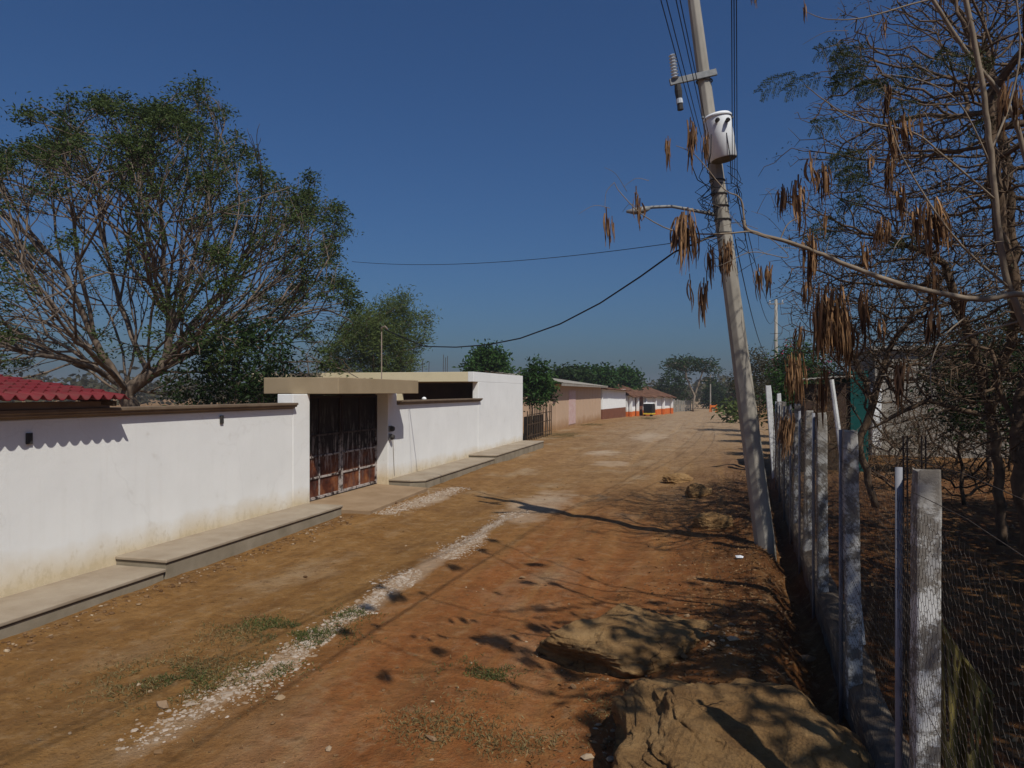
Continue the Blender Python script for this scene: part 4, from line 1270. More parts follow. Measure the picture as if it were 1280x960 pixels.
grass('dry_grass', [(200, 855, 1.0, .6), (330, 790, .9, .5), (250, 835, .8, .5), (570, 915, .6, .4), (600, 850, .5, .4), (530, 900, .4, .3), (640, 920, .6, .3), (760, 890, .3, .3), (700, 545, 1.2, 2.5), (740, 532, 1.0, 2.0), (810, 522, .8, 4)], M['grass_dry'], 'dry straw coloured grass patches in the street', 3600, .055)

# ------------------------------------------------------------------ trees
def colonize(chains, attract, step, di, dk, iters=160, jitter=.12, gravity=0.0, seed=1, maxn=40000):
    """space colonisation: chains = starting polylines (first begins at the root)"""
    rg_ = np.random.default_rng(seed)
    pos_, par = [], []
    grown = {}
    for ch in chains:
        prev = None
        for k, p_ in enumerate(ch):
            p_ = np.array(p_, float)
            if k == 0 and pos_:
                dd = [np.linalg.norm(p_ - q_) for q_ in pos_]
                prev = int(np.argmin(dd)); continue
            if prev is None:
                pos_.append(p_); par.append(-1); prev = 0; continue
            a0 = pos_[prev]; L = np.linalg.norm(p_ - a0); m_ = max(1, int(L / step))
            for i in range(1, m_ + 1):
                pos_.append(a0 + (p_ - a0) * i / m_ + rg_.standard_normal(3) * jitter * step * .5); par.append(prev); prev = len(pos_) - 1
    att = np.array(attract, float)
    alive = np.ones(len(att), bool)
    best = np.full(len(att), 1e9); bi = np.zeros(len(att), int)
    def upd(ids):
        Pn = np.array([pos_[i] for i in ids])
        for c0 in range(0, len(Pn), 400):
            D_ = np.linalg.norm(att[:, None, :] - Pn[None, c0:c0 + 400], axis=2)
            k = D_.argmin(1); v = D_[np.arange(len(att)), k]
            m_ = v < best
            best[m_] = v[m_]; bi[m_] = np.array(ids)[c0 + k[m_]]
    upd(list(range(len(pos_))))
    for it in range(iters):
        alive &= best > dk
        act = alive & (best < di)
        if not act.any(): break
        grow = {}
        ai = np.where(act)[0]
        P_ = np.array(pos_)
        dirs = att[ai] - P_[bi[ai]]
        dirs /= np.linalg.norm(dirs, axis=1, keepdims=True) + 1e-9
        acc = np.zeros((len(pos_), 3)); np.add.at(acc, bi[ai], dirs)
        nodes = np.unique(bi[ai])
        new = []
        for nd in nodes:
            if grown.get(nd, 0) >= 3: continue
            grown[nd] = grown.get(nd, 0) + 1
            d_ = acc[nd]; l_ = np.linalg.norm(d_)
            if l_ < 1e-4: d_ = rg_.standard_normal(3); l_ = np.linalg.norm(d_)
            d_ = d_ / l_ + rg_.standard_normal(3) * jitter + np.array([0, 0, gravity])
            d_ /= np.linalg.norm(d_)
            pos_.append(pos_[nd] + d_ * step); par.append(int(nd)); new.append(len(pos_) - 1)
        if not new: break
        upd(new)
        if len(pos_) > maxn: break
    return np.array(pos_), np.array(par)

def tree_radii(pos_, par, r0, power=2.4, rmax=.5):
    n = len(pos_)
    acc = np.zeros(n)
    r = np.zeros(n)
    kids = np.zeros(n, int)
    for i in range(n):
        if par[i] >= 0: kids[par[i]] += 1
    for i in range(n - 1, -1, -1):
        if kids[i] == 0: acc[i] = r0 ** power
        r[i] = min(rmax, acc[i] ** (1 / power))
        if par[i] >= 0: acc[par[i]] += acc[i] + (r0 * .25) ** power
    return r, kids

def skin_tree(name, pos_, par, r, mat, parent):
    n = len(pos_)
    ch = [[] for _ in range(n)]
    for i in range(n):
        if par[i] >= 0: ch[par[i]].append(i)
    m_ = MB()
    stack = [(0, None)]
    while stack:
        start, parent_i = stack.pop()
        chain = ([parent_i] if parent_i is not None else []) + [start]
        cur = start
        while ch[cur]:
            ks = sorted(ch[cur], key=lambda q_: -r[q_])
            for k in ks[1:]: stack.append((k, cur))
            cur = ks[0]; chain.append(cur)
        if len(chain) < 2: continue
        rr = [r[i] for i in chain]
        if parent_i is not None: rr[0] = min(rr[0], rr[1] * 1.15)
        rmax_ = max(rr)
        nn = 9 if rmax_ > .09 else 6 if rmax_ > .03 else 4 if rmax_ > .012 else 3
        rr[-1] *= .6
        m_.tube([pos_[i] for i in chain], rr, nn, cap=True)
    return mesh_obj(name, np.array(m_.v), m_.f, mat, parent, smooth=True)

def ell(c, rx, ry, rz, n, shell=.55, zmin=None, seed=0, lobes=0.0):
    rg_ = np.random.default_rng(seed)
    out = []
    while len(out) < n:
        d_ = rg_.standard_normal(3); d_ /= np.linalg.norm(d_)
        u = shell + (1 - shell) * rg_.uniform() ** .6 if rg_.uniform() < .75 else rg_.uniform() ** .4
        lob = 1 + lobes * float(vnoise(np.array([d_[0] * 2.3 + seed]), np.array([d_[1] * 2.3]), np.array([d_[2] * 2.3]))[0])
        p_ = np.array(c) + d_ * u * lob * np.array([rx, ry, rz])
        if zmin is not None and p_[2] < zmin: continue
        out.append(p_)
    return np.array(out)

def crown_leaves(name, centres, per, spread, L, Wd, mat, parent, up=.1, density_noise=0, flat=1.0):
    n = len(centres)
    P_ = np.repeat(centres, per, 0) + RNG.standard_normal((n * per, 3)) * np.array([spread, spread, spread * flat])
    V, Fq = leaf_quads(P_, L * RNG.uniform(.6, 1.3, len(P_)), Wd * RNG.uniform(.7, 1.2, len(P_)), up=up, droop=.1)
    clump = np.repeat(RNG.uniform(0, 1, n), per)
    return mesh_obj(name, V, Fq, mat, parent, rnd=(.55 * clump + .45 * RNG.uniform(0, 1, len(P_))))

def grown_tree(kind, base, chains, attract, step, label, bark, leaf=None, r0=.008, rmax=.4, power=2.4, per=20, spread=.3, L=.12, Wd=.04,
               leaf_frac=1.0, dk=None, seed=1, cat='tree', jitter=.14, up=.1, tip_r=2.2, group=None, flat=1.0, twigs=0, twig_len=.3, patchy=None):
    t_ = thing(kind, base, label, cat, group)
    P_, par = colonize(chains, attract, step, step * 9, dk or step * 1.1, seed=seed, jitter=jitter)
    if twigs:
        rg_ = np.random.default_rng(seed + 500)
        n0 = len(P_)
        rt, _k = tree_radii(P_, par, r0, power, rmax)
        thin = np.where(rt < r0 * 3)[0]
        newp, newq = [], []
        for i_ in thin:
            if par[i_] < 0: continue
            for k_ in range(rg_.poisson(twigs)):
                d0 = P_[i_] - P_[par[i_]]; d0 = d0 / (np.linalg.norm(d0) + 1e-9)
                d1 = d0 * .6 + rg_.standard_normal(3) * .7; d1 /= np.linalg.norm(d1)
                c_, pi_ = P_[i_], i_
                ln = twig_len * rg_.uniform(.5, 1.2) / 2
                for q_ in range(2):
                    d1 = d1 + rg_.standard_normal(3) * .3; d1 /= np.linalg.norm(d1)
                    c_ = c_ + d1 * ln
                    newp.append(c_); newq.append(pi_); pi_ = n0 + len(newp) - 1
        if newp:
            P_ = np.concatenate([P_, np.array(newp)]); par = np.concatenate([par, np.array(newq)])
    r, kids = tree_radii(P_, par, r0, power, rmax)
    skin_tree('trunk', P_, par, r, bark, t_)
    if leaf:
        c_ = P_[(r < r0 * tip_r)]
        if leaf_frac < 1: c_ = c_[np.random.default_rng(seed).uniform(0, 1, len(c_)) < leaf_frac]
        if patchy is not None:
            c_ = c_[vnoise(c_[:, 0] * .75, c_[:, 1] * .75, c_[:, 2] * 1.1) + .5 * vnoise(c_[:, 0] * 1.9, c_[:, 1] * 1.9, c_[:, 2] * 2.4) > -patchy]
        crown_leaves('crown', c_, per, spread, L, Wd, leaf, t_, up=up, flat=flat)
    return t_, P_, par, r

# the big spreading tree behind the left wall
tb = cw((165 - 640) / F_PX * 22, 22, 0)
def tp(px, py, dep): return np.array(W(px, py, dep))
limbs = [[np.array(tb), tp(165, 520, 22), tp(160, 490, 22), tp(185, 470, 22), tp(205, 455, 22), tp(212, 400, 21.8), tp(205, 330, 21.5), tp(200, 250, 21)],
         [tp(160, 490, 22), tp(120, 430, 21.5), tp(85, 350, 21), tp(40, 290, 20.5), tp(0, 235, 20)],
         [tp(160, 490, 22), tp(135, 470, 23), tp(60, 420, 24), tp(-20, 395, 25)],
         [tp(205, 455, 22), tp(245, 400, 23), tp(300, 340, 23.5), tp(350, 290, 24)],
         [tp(205, 455, 22), tp(260, 425, 21.5), tp(320, 370, 21), tp(385, 330, 20.5), tp(420, 300, 20)],
         [tp(185, 470, 22), tp(150, 380, 22.5), tp(130, 300, 23), tp(120, 220, 23.5)],
         [tp(205, 455, 22), tp(240, 330, 22), tp(262, 230, 22), tp(270, 180, 22)],
         [tp(160, 490, 22), tp(140, 400, 24), tp(70, 280, 25), tp(30, 200, 25)]]
limbs += [[tp(60, 420, 24), tp(20, 340, 24), tp(-30, 280, 24)], [tp(205, 455, 22), tp(225, 380, 24), tp(225, 280, 25), tp(215, 190, 25.5)],
          [tp(300, 340, 23.5), tp(330, 250, 24), tp(345, 215, 24)], [tp(120, 430, 21.5), tp(95, 300, 20.5), tp(80, 210, 20)], [tp(212, 400, 21.8), tp(185, 300, 20), tp(170, 180, 19.5)],
          [tp(260, 425, 21.5), tp(330, 405, 22), tp(400, 385, 22.5)], [tp(240, 330, 22), tp(300, 240, 21), tp(320, 190, 21)]]

def branch_tree(root, chains, levels, seed, env, up=.03):
    """limbs given as polylines, then three orders of straight forked branches that stop at the crown's envelope"""
    rg_ = np.random.default_rng(seed)
    pos_, par, tips = [np.array(root, float)], [-1], []
    starts = []
    for ch in chains:
        if pos_ and len(pos_) > 1 or ch is not chains[0]:
            prev = int(np.argmin([np.linalg.norm(np.array(ch[0]) - q_) for q_ in pos_]))
        else: prev = 0
        pts_ = bez(ch, 5)[1:]
        for k, p_ in enumerate(pts_):
            pos_.append(np.array(p_) + rg_.standard_normal(3) * .02); par.append(prev); prev = len(pos_) - 1
            if k > len(pts_) * .22:
                d_ = pos_[-1] - pos_[par[-1]]
                starts.append((prev, d_ / (np.linalg.norm(d_) + 1e-9), k >= len(pts_) - 1))
    def grow(node, d, length, lvl):
        cur, nseg = node, 4
        made = []
        for k in range(nseg):
            d = d + rg_.standard_normal(3) * .10 + np.array([0, 0, up * .22])
            d /= np.linalg.norm(d)
            p_ = pos_[cur] + d * length / nseg
            if not env(p_):
                break
            pos_.append(p_); par.append(cur); cur = len(pos_) - 1
            made.append(cur)
        if not made:
            tips.append(cur); return
        if lvl == 0:
            tips.append(cur)
            if rg_.uniform() < .5: tips.append(made[len(made) // 2])
            return
        if lvl == 1 and rg_.uniform() < .5: tips.append(made[-1])
        for q_ in range(levels[lvl]):
            at = made[min(len(made) - 1, int(len(made) * rg_.uniform(.35, 1.0)))] if q_ else cur
            side = rg_.standard_normal(3); side -= d * side.dot(d) if hasattr(side, 'dot') else 0
            side /= np.linalg.norm(side) + 1e-9
            ang = rg_.uniform(.30, .72) if q_ else rg_.uniform(.08, .3)
            nd = d * math.cos(ang) + side * math.sin(ang)
            grow(at, nd, length * rg_.uniform(.55, .8), lvl - 1)
    for (nd, d_, last) in starts:
        for q_ in range(2 if last else 1):
            side = rg_.standard_normal(3); side -= d_ * side.dot(d_); side /= np.linalg.norm(side)
            ang = rg_.uniform(.25, .75)
            grow(nd, d_ * math.cos(ang) + side * math.sin(ang), rg_.uniform(2.0, 3.0), len(levels) - 1)
    return np.array(pos_), np.array(par), tips

def bez(pts, n=6):
    """smooth polyline through points (Catmull-Rom)"""
    P_ = [Vector(p_) for p_ in pts]
    P_ = [P_[0]] + P_ + [P_[-1]]
    out = []
    for i in range(1, len(P_) - 2):
        p0, p1, p2_, p3_ = P_[i - 1], P_[i], P_[i + 1], P_[i + 2]
        for k in range(n):
            t = k / n
            out.append(.5 * ((2 * p1) + (p2_ - p0) * t + (2 * p0 - 5 * p1 + 4 * p2_ - p3_) * t * t + (-p0 + 3 * p1 - 3 * p2_ + p3_) * t ** 3))
    out.append(P_[-2])
    return out

limbs += [[tp(135, 470, 23), tp(95, 452, 21.5), tp(40, 442, 20.5), tp(-10, 430, 20)], [tp(160, 490, 22), tp(120, 440, 24.5), tp(80, 395, 26), tp(40, 350, 27)],
          [tp(160, 490, 22), tp(130, 455, 20), tp(90, 420, 18.5), tp(60, 380, 17.6)], [tp(205, 455, 22), tp(235, 430, 19.8), tp(270, 390, 18.4), tp(300, 350, 17.8)],
          [tp(205, 455, 22), tp(240, 420, 24.5), tp(290, 395, 26), tp(340, 360, 27)], [tp(212, 400, 21.8), tp(190, 360, 19.5), tp(180, 310, 18), tp(170, 270, 17.3)],
          [tp(260, 425, 21.5), tp(310, 425, 21.2), tp(360, 430, 21)]]
ec1, er1 = np.array(cw((198 - 640) / F_PX * 22, 22, 4.0)), np.array([6.4, 5.8, 7.35])
ec2, er2 = np.array(cw((30 - 640) / F_PX * 22, 22, 4.0)), np.array([4.6, 5.0, 6.2])
def env_(p_):
    if p_[2] < 2.5: return False
    wob = 1 + .30 * float(vnoise(np.array([p_[0] * .6]), np.array([p_[1] * .6]), np.array([p_[2] * .6]))[0])
    return min((((p_ - ec1) / er1) ** 2).sum(), (((p_ - ec2) / er2) ** 2).sum()) < wob
t_ = thing('spreading_tree', tb, 'big spreading tree with thin feathery crown behind the left white wall', 'tree')
P_, par, tips = branch_tree(np.array(tb), limbs, (0, 3, 3, 3), 11, env_)
r, kids = tree_radii(P_, par, .0085, 2.35, .36)
skin_tree('trunk', P_, par, r, M['bark_mid'], t_)
c_ = P_[np.array(tips)]
c_ = c_[np.random.default_rng(3).uniform(0, 1, len(c_)) < min(1.0, 3000 / len(c_))]
c_ = c_[vnoise(c_[:, 0] * .8, c_[:, 1] * .8, c_[:, 2] * 1.1) > -.30]
crown_leaves('crown', c_, 30, .17, .13, .048, M['leaf_acacia'], t_, up=.1, flat=.5)

# dense dark bush in front of its right half
b0 = cw((300 - 640) / F_PX * 20.5, 20.5, 0)
att = np.concatenate([ell(cw((305 - 640) / F_PX * 20.5, 20.5, 3.1), 1.8, 1.5, 1.9, 420, .4, .8, 2, .25), ell(cw((250 - 640) / F_PX * 20.5, 20.5, 2.6), 1.0, 1.0, 1.2, 130, .4, .8, 3, .2)])
grown_tree('leafy_tree', b0, [[np.array(b0), np.array(b0) + (0, 0, 1.4)]], att, .3, 'dense dark green leafy tree close behind the wall left of the gate', M['bark'], M['leaf_dark'], r0=.008, rmax=.12, per=26, spread=.17, L=.17, Wd=.065, seed=4, up=-.2)

# feathery light green tree and bare brush behind the building
b0 = cw((470 - 640) / F_PX * 40, 40, 0)
att = np.concatenate([ell(cw((478 - 640) / F_PX * 40, 40, 5.2), 2.5, 2.2, 2.7, 600, .3, 2.2, 9, .45), ell(cw((440 - 640) / F_PX * 40, 40, 3.9), 1.7, 1.5, 2.0, 250, .4, 2.0, 10, .4)])
grown_tree('feathery_tree', b0, [[np.array(b0), np.array(b0) + (0.1, 0, 2.2)]], att, .36, 'light green feathery tree rising behind the cream roof edge', M['bark'], M['leaf_light'], r0=.011, rmax=.2, per=38, spread=.27, L=.26, Wd=.05, leaf_frac=.9, seed=6, up=.5, twigs=.5, twig_len=.5)
for k, (px, dep, hh, lab) in enumerate(((388, 30, 4.6, 'leafless grey brush left of the feathery tree'), (425, 34, 4.0, 'leafless twiggy brush low in front of the feathery tree'))):
    b0 = cw((px - 640) / F_PX * dep, dep, 0)
    att = ell((b0.x, b0.y, hh * .72), 1.5, 1.3, hh * .36, 240, .3, 1.2, 30 + k, .3)
    grown_tree('bare_brush', b0, [[np.array(b0), np.array(b0) + (0, 0, .9)]], att, .3, lab, M['bark_dark'], None, r0=.009, rmax=.08, seed=40 + k, cat='shrub', group='leafless brush behind the gate', jitter=.25)

# broadleaf trees in the middle distance
def mid_tree(px, dep, top_py, wid_px, bot_py, label, leaf, seed, kind='leafy_tree', n=260, per=26, L=.28, Wd=.1, bark='bark', lob=.3, frac=1.0, group=None, sp=.3, trunk_px=None, shell=.35):
    ztop = H - (top_py - 490) / F_PX * dep; zbot = H - (bot_py - 490) / F_PX * dep
    rx = wid_px / 2 / F_PX * dep; rz = (ztop - zbot) / 2
    c = cw((px - 640) / F_PX * dep, dep, 0)
    zg = gz(c.x, c.y)
    b0 = cw(((trunk_px or px) - 640) / F_PX * dep, dep, zg)
    att = ell((c.x, c.y, (ztop + zbot) / 2), rx, rx * .85, rz, n, shell, None, seed, lob)
    st_ = max(.22, rz / 6)
    return grown_tree(kind, b0, [[np.array(b0), np.array((b0.x * .6 + c.x * .4, b0.y * .6 + c.y * .4, zg * .3 + max(zbot, zg + .5) * .7 + .1))]], att, st_, label, M[bark], leaf, r0=.01, rmax=.03 * (ztop - zg) + .03, per=per, spread=sp, L=L, Wd=Wd, seed=seed, leaf_frac=frac, up=-.1, group=group)
mid_tree(610, 48, 433, 42, 468, 'round crowned broadleaf tree peeping over the white building', M['leaf_mid'], 51, L=.34, Wd=.15, per=16, sp=.28, lob=.5)
mid_tree(588, 47, 452, 22, 470, 'small leaf clump tree left of the round crowned one', M['leaf_mid'], 52, n=90, L=.34, Wd=.15, per=14, sp=.25)
mid_tree(630, 52, 455, 24, 478, 'low leafy treetop at the right corner of the white roof', M['leaf_mid'], 53, n=90, L=.34, Wd=.15, per=14, sp=.25)
# papaya-like little tree between the white building and the peach house
mid_tree(668, 38.5, 452, 34, 505, 'bright green little tree between the white building and peach house', M['leaf_mid'], 54, n=240, L=.30, Wd=.10, per=22, sp=.2, lob=.35, trunk_px=664)
mid_tree(684, 40.5, 474, 22, 504, 'smaller green bush against the corner of the peach house', M['leaf_mid'], 55, n=120, L=.28, Wd=.10, per=20, sp=.2)
# little stick gate between them
sg = thing('stick_gate', (-9.6, 38.5, 0), 'rickety dark stick gate between the white building and peach house', 'gate')
G0, G1 = W(659, 536, 36.5), W(689, 539, 42)
for k in range(12):
    q = G0.lerp(G1, k / 11)
    z0_ = gz(q.x, q.y)
    MB().tube([(q.x, q.y, z0_ - .1), (q.x + rg.uniform(-.05, .05), q.y, z0_ + rg.uniform(1.5, 2.3))], .03, 5).build('stick', M['timber'], sg)
for zz in (.3, .9, 1.4):
    MB().tube([(G0.x, G0.y, zz), (G1.x, G1.y, zz + .05)], .025, 5).build('rail', M['timber'], sg)
MB().poly([(G0.x - .3, G0.y + .6, -.1), (G1.x - .4, G1.y - .3, -.1), (G1.x - .4, G1.y - .3, 1.3), (G0.x - .3, G0.y + .6, 1.3)], (-.04, .0, 0)).build('backing_sheet', M['black'], sg)
# trees behind the houses
for k, (px, dep, ty, wp, by, lf, lab) in enumerate(((712, 74, 464, 46, 482, 'leaf_dark', 'dark green treetop over the left end of the peach house roof'),
        (745, 78, 463, 52, 484, 'leaf_mid', 'green treetop over the middle of the peach house roof'),
        (778, 86, 463, 40, 490, 'leaf_mid', 'green treetop over the white house roof'),
        (838, 118, 462, 40, 508, 'leaf_dark', 'dark bushy tree left of the umbrella shaped tree'),
        (818, 130, 482, 40, 512, 'leaf_olive', 'low brownish bush tree behind the clay tile roof'),
        (893, 128, 478, 30, 514, 'leaf_dark', 'dark bush right of the umbrella shaped tree'),
        (930, 118, 466, 36, 512, 'leaf_dark', 'dark tree across the end of the street left of the pole'),
        (916, 60, 508, 12, 520, 'leaf_light', 'small pale green bush on the verge left of the leaning pole'))):
    mid_tree(px, dep, ty, wp, by, lab, M[lf], 60 + k, n=220, L=.55, Wd=.22, per=16, sp=.45, lob=.35)
# umbrella shaped tree
d_ = 108
b0 = W(866, 515, d_); b0.z = gz(b0.x, b0.y)
att = np.concatenate([ell(W(862, 455, d_), 3.9, 3.0, 1.15, 330, .3, None, 71, .25), ell(W(888, 462, d_), 1.6, 1.5, .9, 90, .3, None, 72, .2), ell(W(888, 476, d_), .9, .9, .6, 40, .3, None, 73, .2)])
grown_tree('umbrella_tree', b0, [[np.array(b0), np.array(W(868, 495, d_))], [np.array(W(868, 495, d_)), np.array(W(858, 472, d_))], [np.array(W(868, 495, d_)), np.array(W(876, 470, d_))]], att, .55,
           'tall umbrella shaped tree with pale bare stems at the street end', M['bark_pale'], M['leaf_dark'], r0=.03, rmax=.28, per=16, spread=.42, L=.5, Wd=.2, seed=74, leaf_frac=.9, flat=.5)
att = ell(W(845, 500, 112), 3.6, 2, 2.2, 240, .2, None, 75, .3)
b0 = W(850, 516, 112); b0.z = gz(b0.x, b0.y)
grown_tree('bare_brush', b0, [[np.array(b0), np.array(b0) + (0, 0, .8)]], att, .5, 'grey brown thicket at the foot of the umbrella shaped tree', M['bark_dark'], M['leaf_olive'], r0=.02, rmax=.12, per=5, spread=.35, L=.4, Wd=.15, seed=76, cat='shrub', leaf_frac=.6)

# far-off wood beyond the houses and fields: one mass nobody could count
n = 9000
ang = np.radians(RNG.uniform(-70, 32, n)); rr_ = RNG.uniform(170, 420, n)
hgt = (4.0 + 2.6 * vnoise(ang * 30, rr_ * .03) + 1.5 * vnoise(ang * 90, rr_ * .05)) * (1 + rr_ / 900)
X_, Y_ = np.sin(ang) * rr_, np.cos(ang) * rr_
Pq = np.stack([X_, Y_, ground_z(X_, Y_) + hgt * RNG.uniform(0, 1, n) ** .7], 1)
V, Fq = leaf_quads(np.repeat(Pq, 3, 0) + RNG.standard_normal((n * 3, 3)) * .8, 2.2 * RNG.uniform(.5, 1.2, n * 3), 1.1)
o = mesh_obj('far_wood', V, Fq, M['leaf_olive'], rnd=RNG.uniform(0, 1, n * 3)); tag(o, 'hazy far-off wood and scrub along the horizon', 'wood', kind='stuff')

# shrubs along the right side behind the fence
for k, (px, dep, ty, wp, by, lf, fr_, nn_, lab) in enumerate(((1000, 34, 428, 66, 505, 'leaf_mid', .9, 420, 'green shrub with pink blossom behind the fence below the farther pole'),
        (948, 46, 436, 56, 516, 'leaf_olive', 1.0, 420, 'brownish thorn bush right behind the leaning pole'),
        (985, 40, 440, 56, 524, 'leaf_olive', 1.0, 420, 'dull olive bush behind the tall white end post'),
        (1018, 29, 462, 62, 535, 'leaf_dark', 1.0, 520, 'dark green shrub in front of the teal shed'),
        (986, 27, 470, 44, 540, 'leaf_mid', 1.0, 380, 'low green shrub just inside the fence beside the tall white end post'),
        (1236, 20, 400, 150, 560, 'leaf_dark', .85, 800, 'dark thorny shrub in front of the grey block house'))):
    t_, P_, par, r = mid_tree(px, dep, ty, wp, by, lab, M[lf], 80 + k, kind='yard_shrub', n=nn_, L=.22, Wd=.08, per=22, sp=.24, lob=.4, frac=fr_)
    if k == 0:
        c_ = P_[RNG.choice(len(P_), 26)]
        crown_leaves('blossom', c_, 12, .12, .12, .09, M['blossom'], t_)

# ---- bare thorny trees behind the fence
def bare(px, py, dep, chains, att, seed, label, r0=.0052, step=.19, leaf=None, frac=.06, tw=.8):
    b0 = W(px, py, dep); b0.z = gz(b0.x, b0.y)
    ch = [[np.array(b0)] + chains[0]] + chains[1:]
    return grown_tree('bare_tree', b0, ch, att, step, label, M['bark_dark'], leaf, r0=r0, rmax=.075, power=2.6, seed=seed, jitter=.22, per=9, spread=.09, L=.055, Wd=.02, leaf_frac=frac, twigs=tw, twig_len=.34, group='leafless trees behind the wire fence')
D1 = 11.5
att = np.concatenate([ell(W(1225, 215, D1), 2.9, 2.6, 3.6, 3300, .25, 2.0, 21, .2), ell(W(1110, 330, D1), 1.6, 1.5, 1.5, 1500, .2, 2.0, 22, .2), ell(W(1140, 440, D1 + .5), 1.7, 1.2, 1.0, 1600, .2, 1.6, 23, .2)])
bare(1252, 680, D1, [[tp(1248, 600, D1), tp(1240, 520, D1), tp(1215, 430, D1), tp(1180, 330, D1)], [tp(1240, 520, D1), tp(1270, 400, D1 - .4), tp(1260, 250, D1 - .5), tp(1240, 100, D1 - .5)], [tp(1240, 520, D1), tp(1160, 500, D1 + .3), tp(1080, 540, D1 + .6)]], att, 24, 'dense leafless twiggy tree rising behind the two nearest fence posts', leaf=M['leaf_dry'], frac=.14)
D2 = 8.5
att = np.concatenate([ell(W(1330, 120, D2), 2.4, 2.0, 3.2, 1500, .25, 2.0, 25, .2), ell(W(1260, 470, D2), 1.2, 1.0, 1.1, 1100, .2, 1.0, 26, .2)])
bare(1290, 760, D2, [[tp(1285, 640, D2), tp(1270, 540, D2), tp(1290, 430, D2), tp(1310, 300, D2)], [tp(1270, 540, D2), tp(1240, 440, D2)], [tp(1290, 430, D2), tp(1250, 300, D2), tp(1235, 120, D2)]], att, 27, 'leafless dark tree at the right edge with stems crossing the sky', leaf=M['leaf_dry'], frac=.12)
D3 = 15
att = np.concatenate([ell(W(1075, 400, D3), 1.7, 1.5, 1.7, 2000, .25, 1.8, 28, .2), ell(W(1160, 400, D3), 2.1, 1.6, 2.2, 2400, .25, 1.8, 29, .2)])
bare(1095, 640, D3, [[tp(1075, 560, D3), tp(1092, 500, D3), tp(1110, 440, D3)], [tp(1092, 500, D3), tp(1060, 430, D3)]], att, 31, 'leafless small tree leaning in front of the teal shed', step=.22)
# a leafy tree just right of the view that shades the yard and the verge
for k, (sx, sy, cz, rr, nn, lab) in enumerate(((6.9, 2.2, 6.4, 3.3, 900, 'leafy shade tree nearest the viewer in the yard'), (7.2, 5.6, 5.2, 2.6, 700, 'second leafy shade tree in the yard counting from the viewer'),
        (8.4, 9.4, 5.4, 2.9, 800, 'third leafy shade tree in the yard counting from the viewer'), (9.6, 13.2, 5.2, 2.9, 800, 'farthest leafy shade tree in the yard'), (6.3, 7.8, 8.8, 3.3, 1100, 'tallest leafy shade tree in the yard'))):
    b0 = Vector((sx, sy, gz(sx, sy)))
    att = ell((sx, sy, cz), rr, rr, rr * .75, nn, .3, 1.8, 90 + k, .35)
    grown_tree('yard_tree', b0, [[np.array(b0), np.array(b0) + (0, 0, 2.4)]], att, .34, lab, M['bark'], M['leaf_dark'], r0=.008, rmax=.16, per=22, spread=.28, L=.22, Wd=.09, seed=92 + k, leaf_frac=1.0)

# dry brush at the foot of the block house and along the yard
for k, (px, dep, hh, rx_, lab) in enumerate(((1112, 27, 1.9, 1.3, 'low dry brush at the foot of the white house pillar'), (1150, 25, 2.6, 1.6, 'dry brush clump in the middle of the grey block wall'),
        (1195, 24, 3.0, 1.6, 'dry brush between the block wall and the thorny shrub'), (1262, 22, 3.2, 1.5, 'dry brush at the right edge in front of the block wall'),
        (1120, 18, 1.5, 1.1, 'short dry brush just right of the second fence post'), (1205, 15, 1.7, 1.0, 'short dry brush in the shaded yard under the bare trees'), (1030, 21, 2.5, 1.0, 'dry brush rising behind the middle fence posts'))):
    b0 = cw((px - 640) / F_PX * dep, dep, 0); b0.z = gz(b0.x, b0.y)
    att = ell((b0.x, b0.y, b0.z + hh * .52), rx_, rx_ * .8, hh * .5, 420, .1, b0.z + .12, 130 + k, .3)
    grown_tree('dry_brush', b0, [[np.array(b0), np.array(b0) + (.02, 0, .25)]], att, .2, lab, M['bark_dark'], M['leaf_dry'], r0=.0065, rmax=.04, seed=140 + k, cat='shrub', group='dry brush in the yard', jitter=.25,
               twigs=1.0, twig_len=.4, per=4, spread=.1, L=.07, Wd=.025, leaf_frac=.35)

# ---- seed pod tree whose branches reach across the pole
lr = cw(5.0, 4.9, 0); lr.z = gz(lr.x, lr.y)
lt = thing('pod_tree', lr, 'pale barked tree with long bare branches hung with brown seed pods', 'tree')
def bez(pts, n=6):
    """smooth polyline through points (Catmull-Rom)"""
    P_ = [Vector(p_) for p_ in pts]
    P_ = [P_[0]] + P_ + [P_[-1]]
    out = []
    for i in range(1, len(P_) - 2):
        p0, p1, p2_, p3_ = P_[i - 1], P_[i], P_[i + 1], P_[i + 2]
        for k in range(n):
            t = k / n
            out.append(.5 * ((2 * p1) + (p2_ - p0) * t + (2 * p0 - 5 * p1 + 4 * p2_ - p3_) * t * t + (-p0 + 3 * p1 - 3 * p2_ + p3_) * t ** 3))
    out.append(P_[-2])
    return out
br_ = MB()
def branch(pts, r0, r1, n=8):
    q = bez(pts)
    k = len(q)
    wob = [Vector((rg.gauss(0, 1), rg.gauss(0, 1), rg.gauss(0, 1))) * r0 * .05 for _ in q]
    br_.tube([a + (w if 0 < i < k - 1 else Vector()) for i, (a, w) in enumerate(zip(q, wob))], [.72 * (r0 + (r1 - r0) * i / (k - 1)) for i in range(k)], n)
    return q
trunk_top = W(1345, 450, 5.0)
branch([lr, lr + Vector((-.05, .05, 1.0)), W(1330, 520, 5.0), trunk_top], .085, .055)
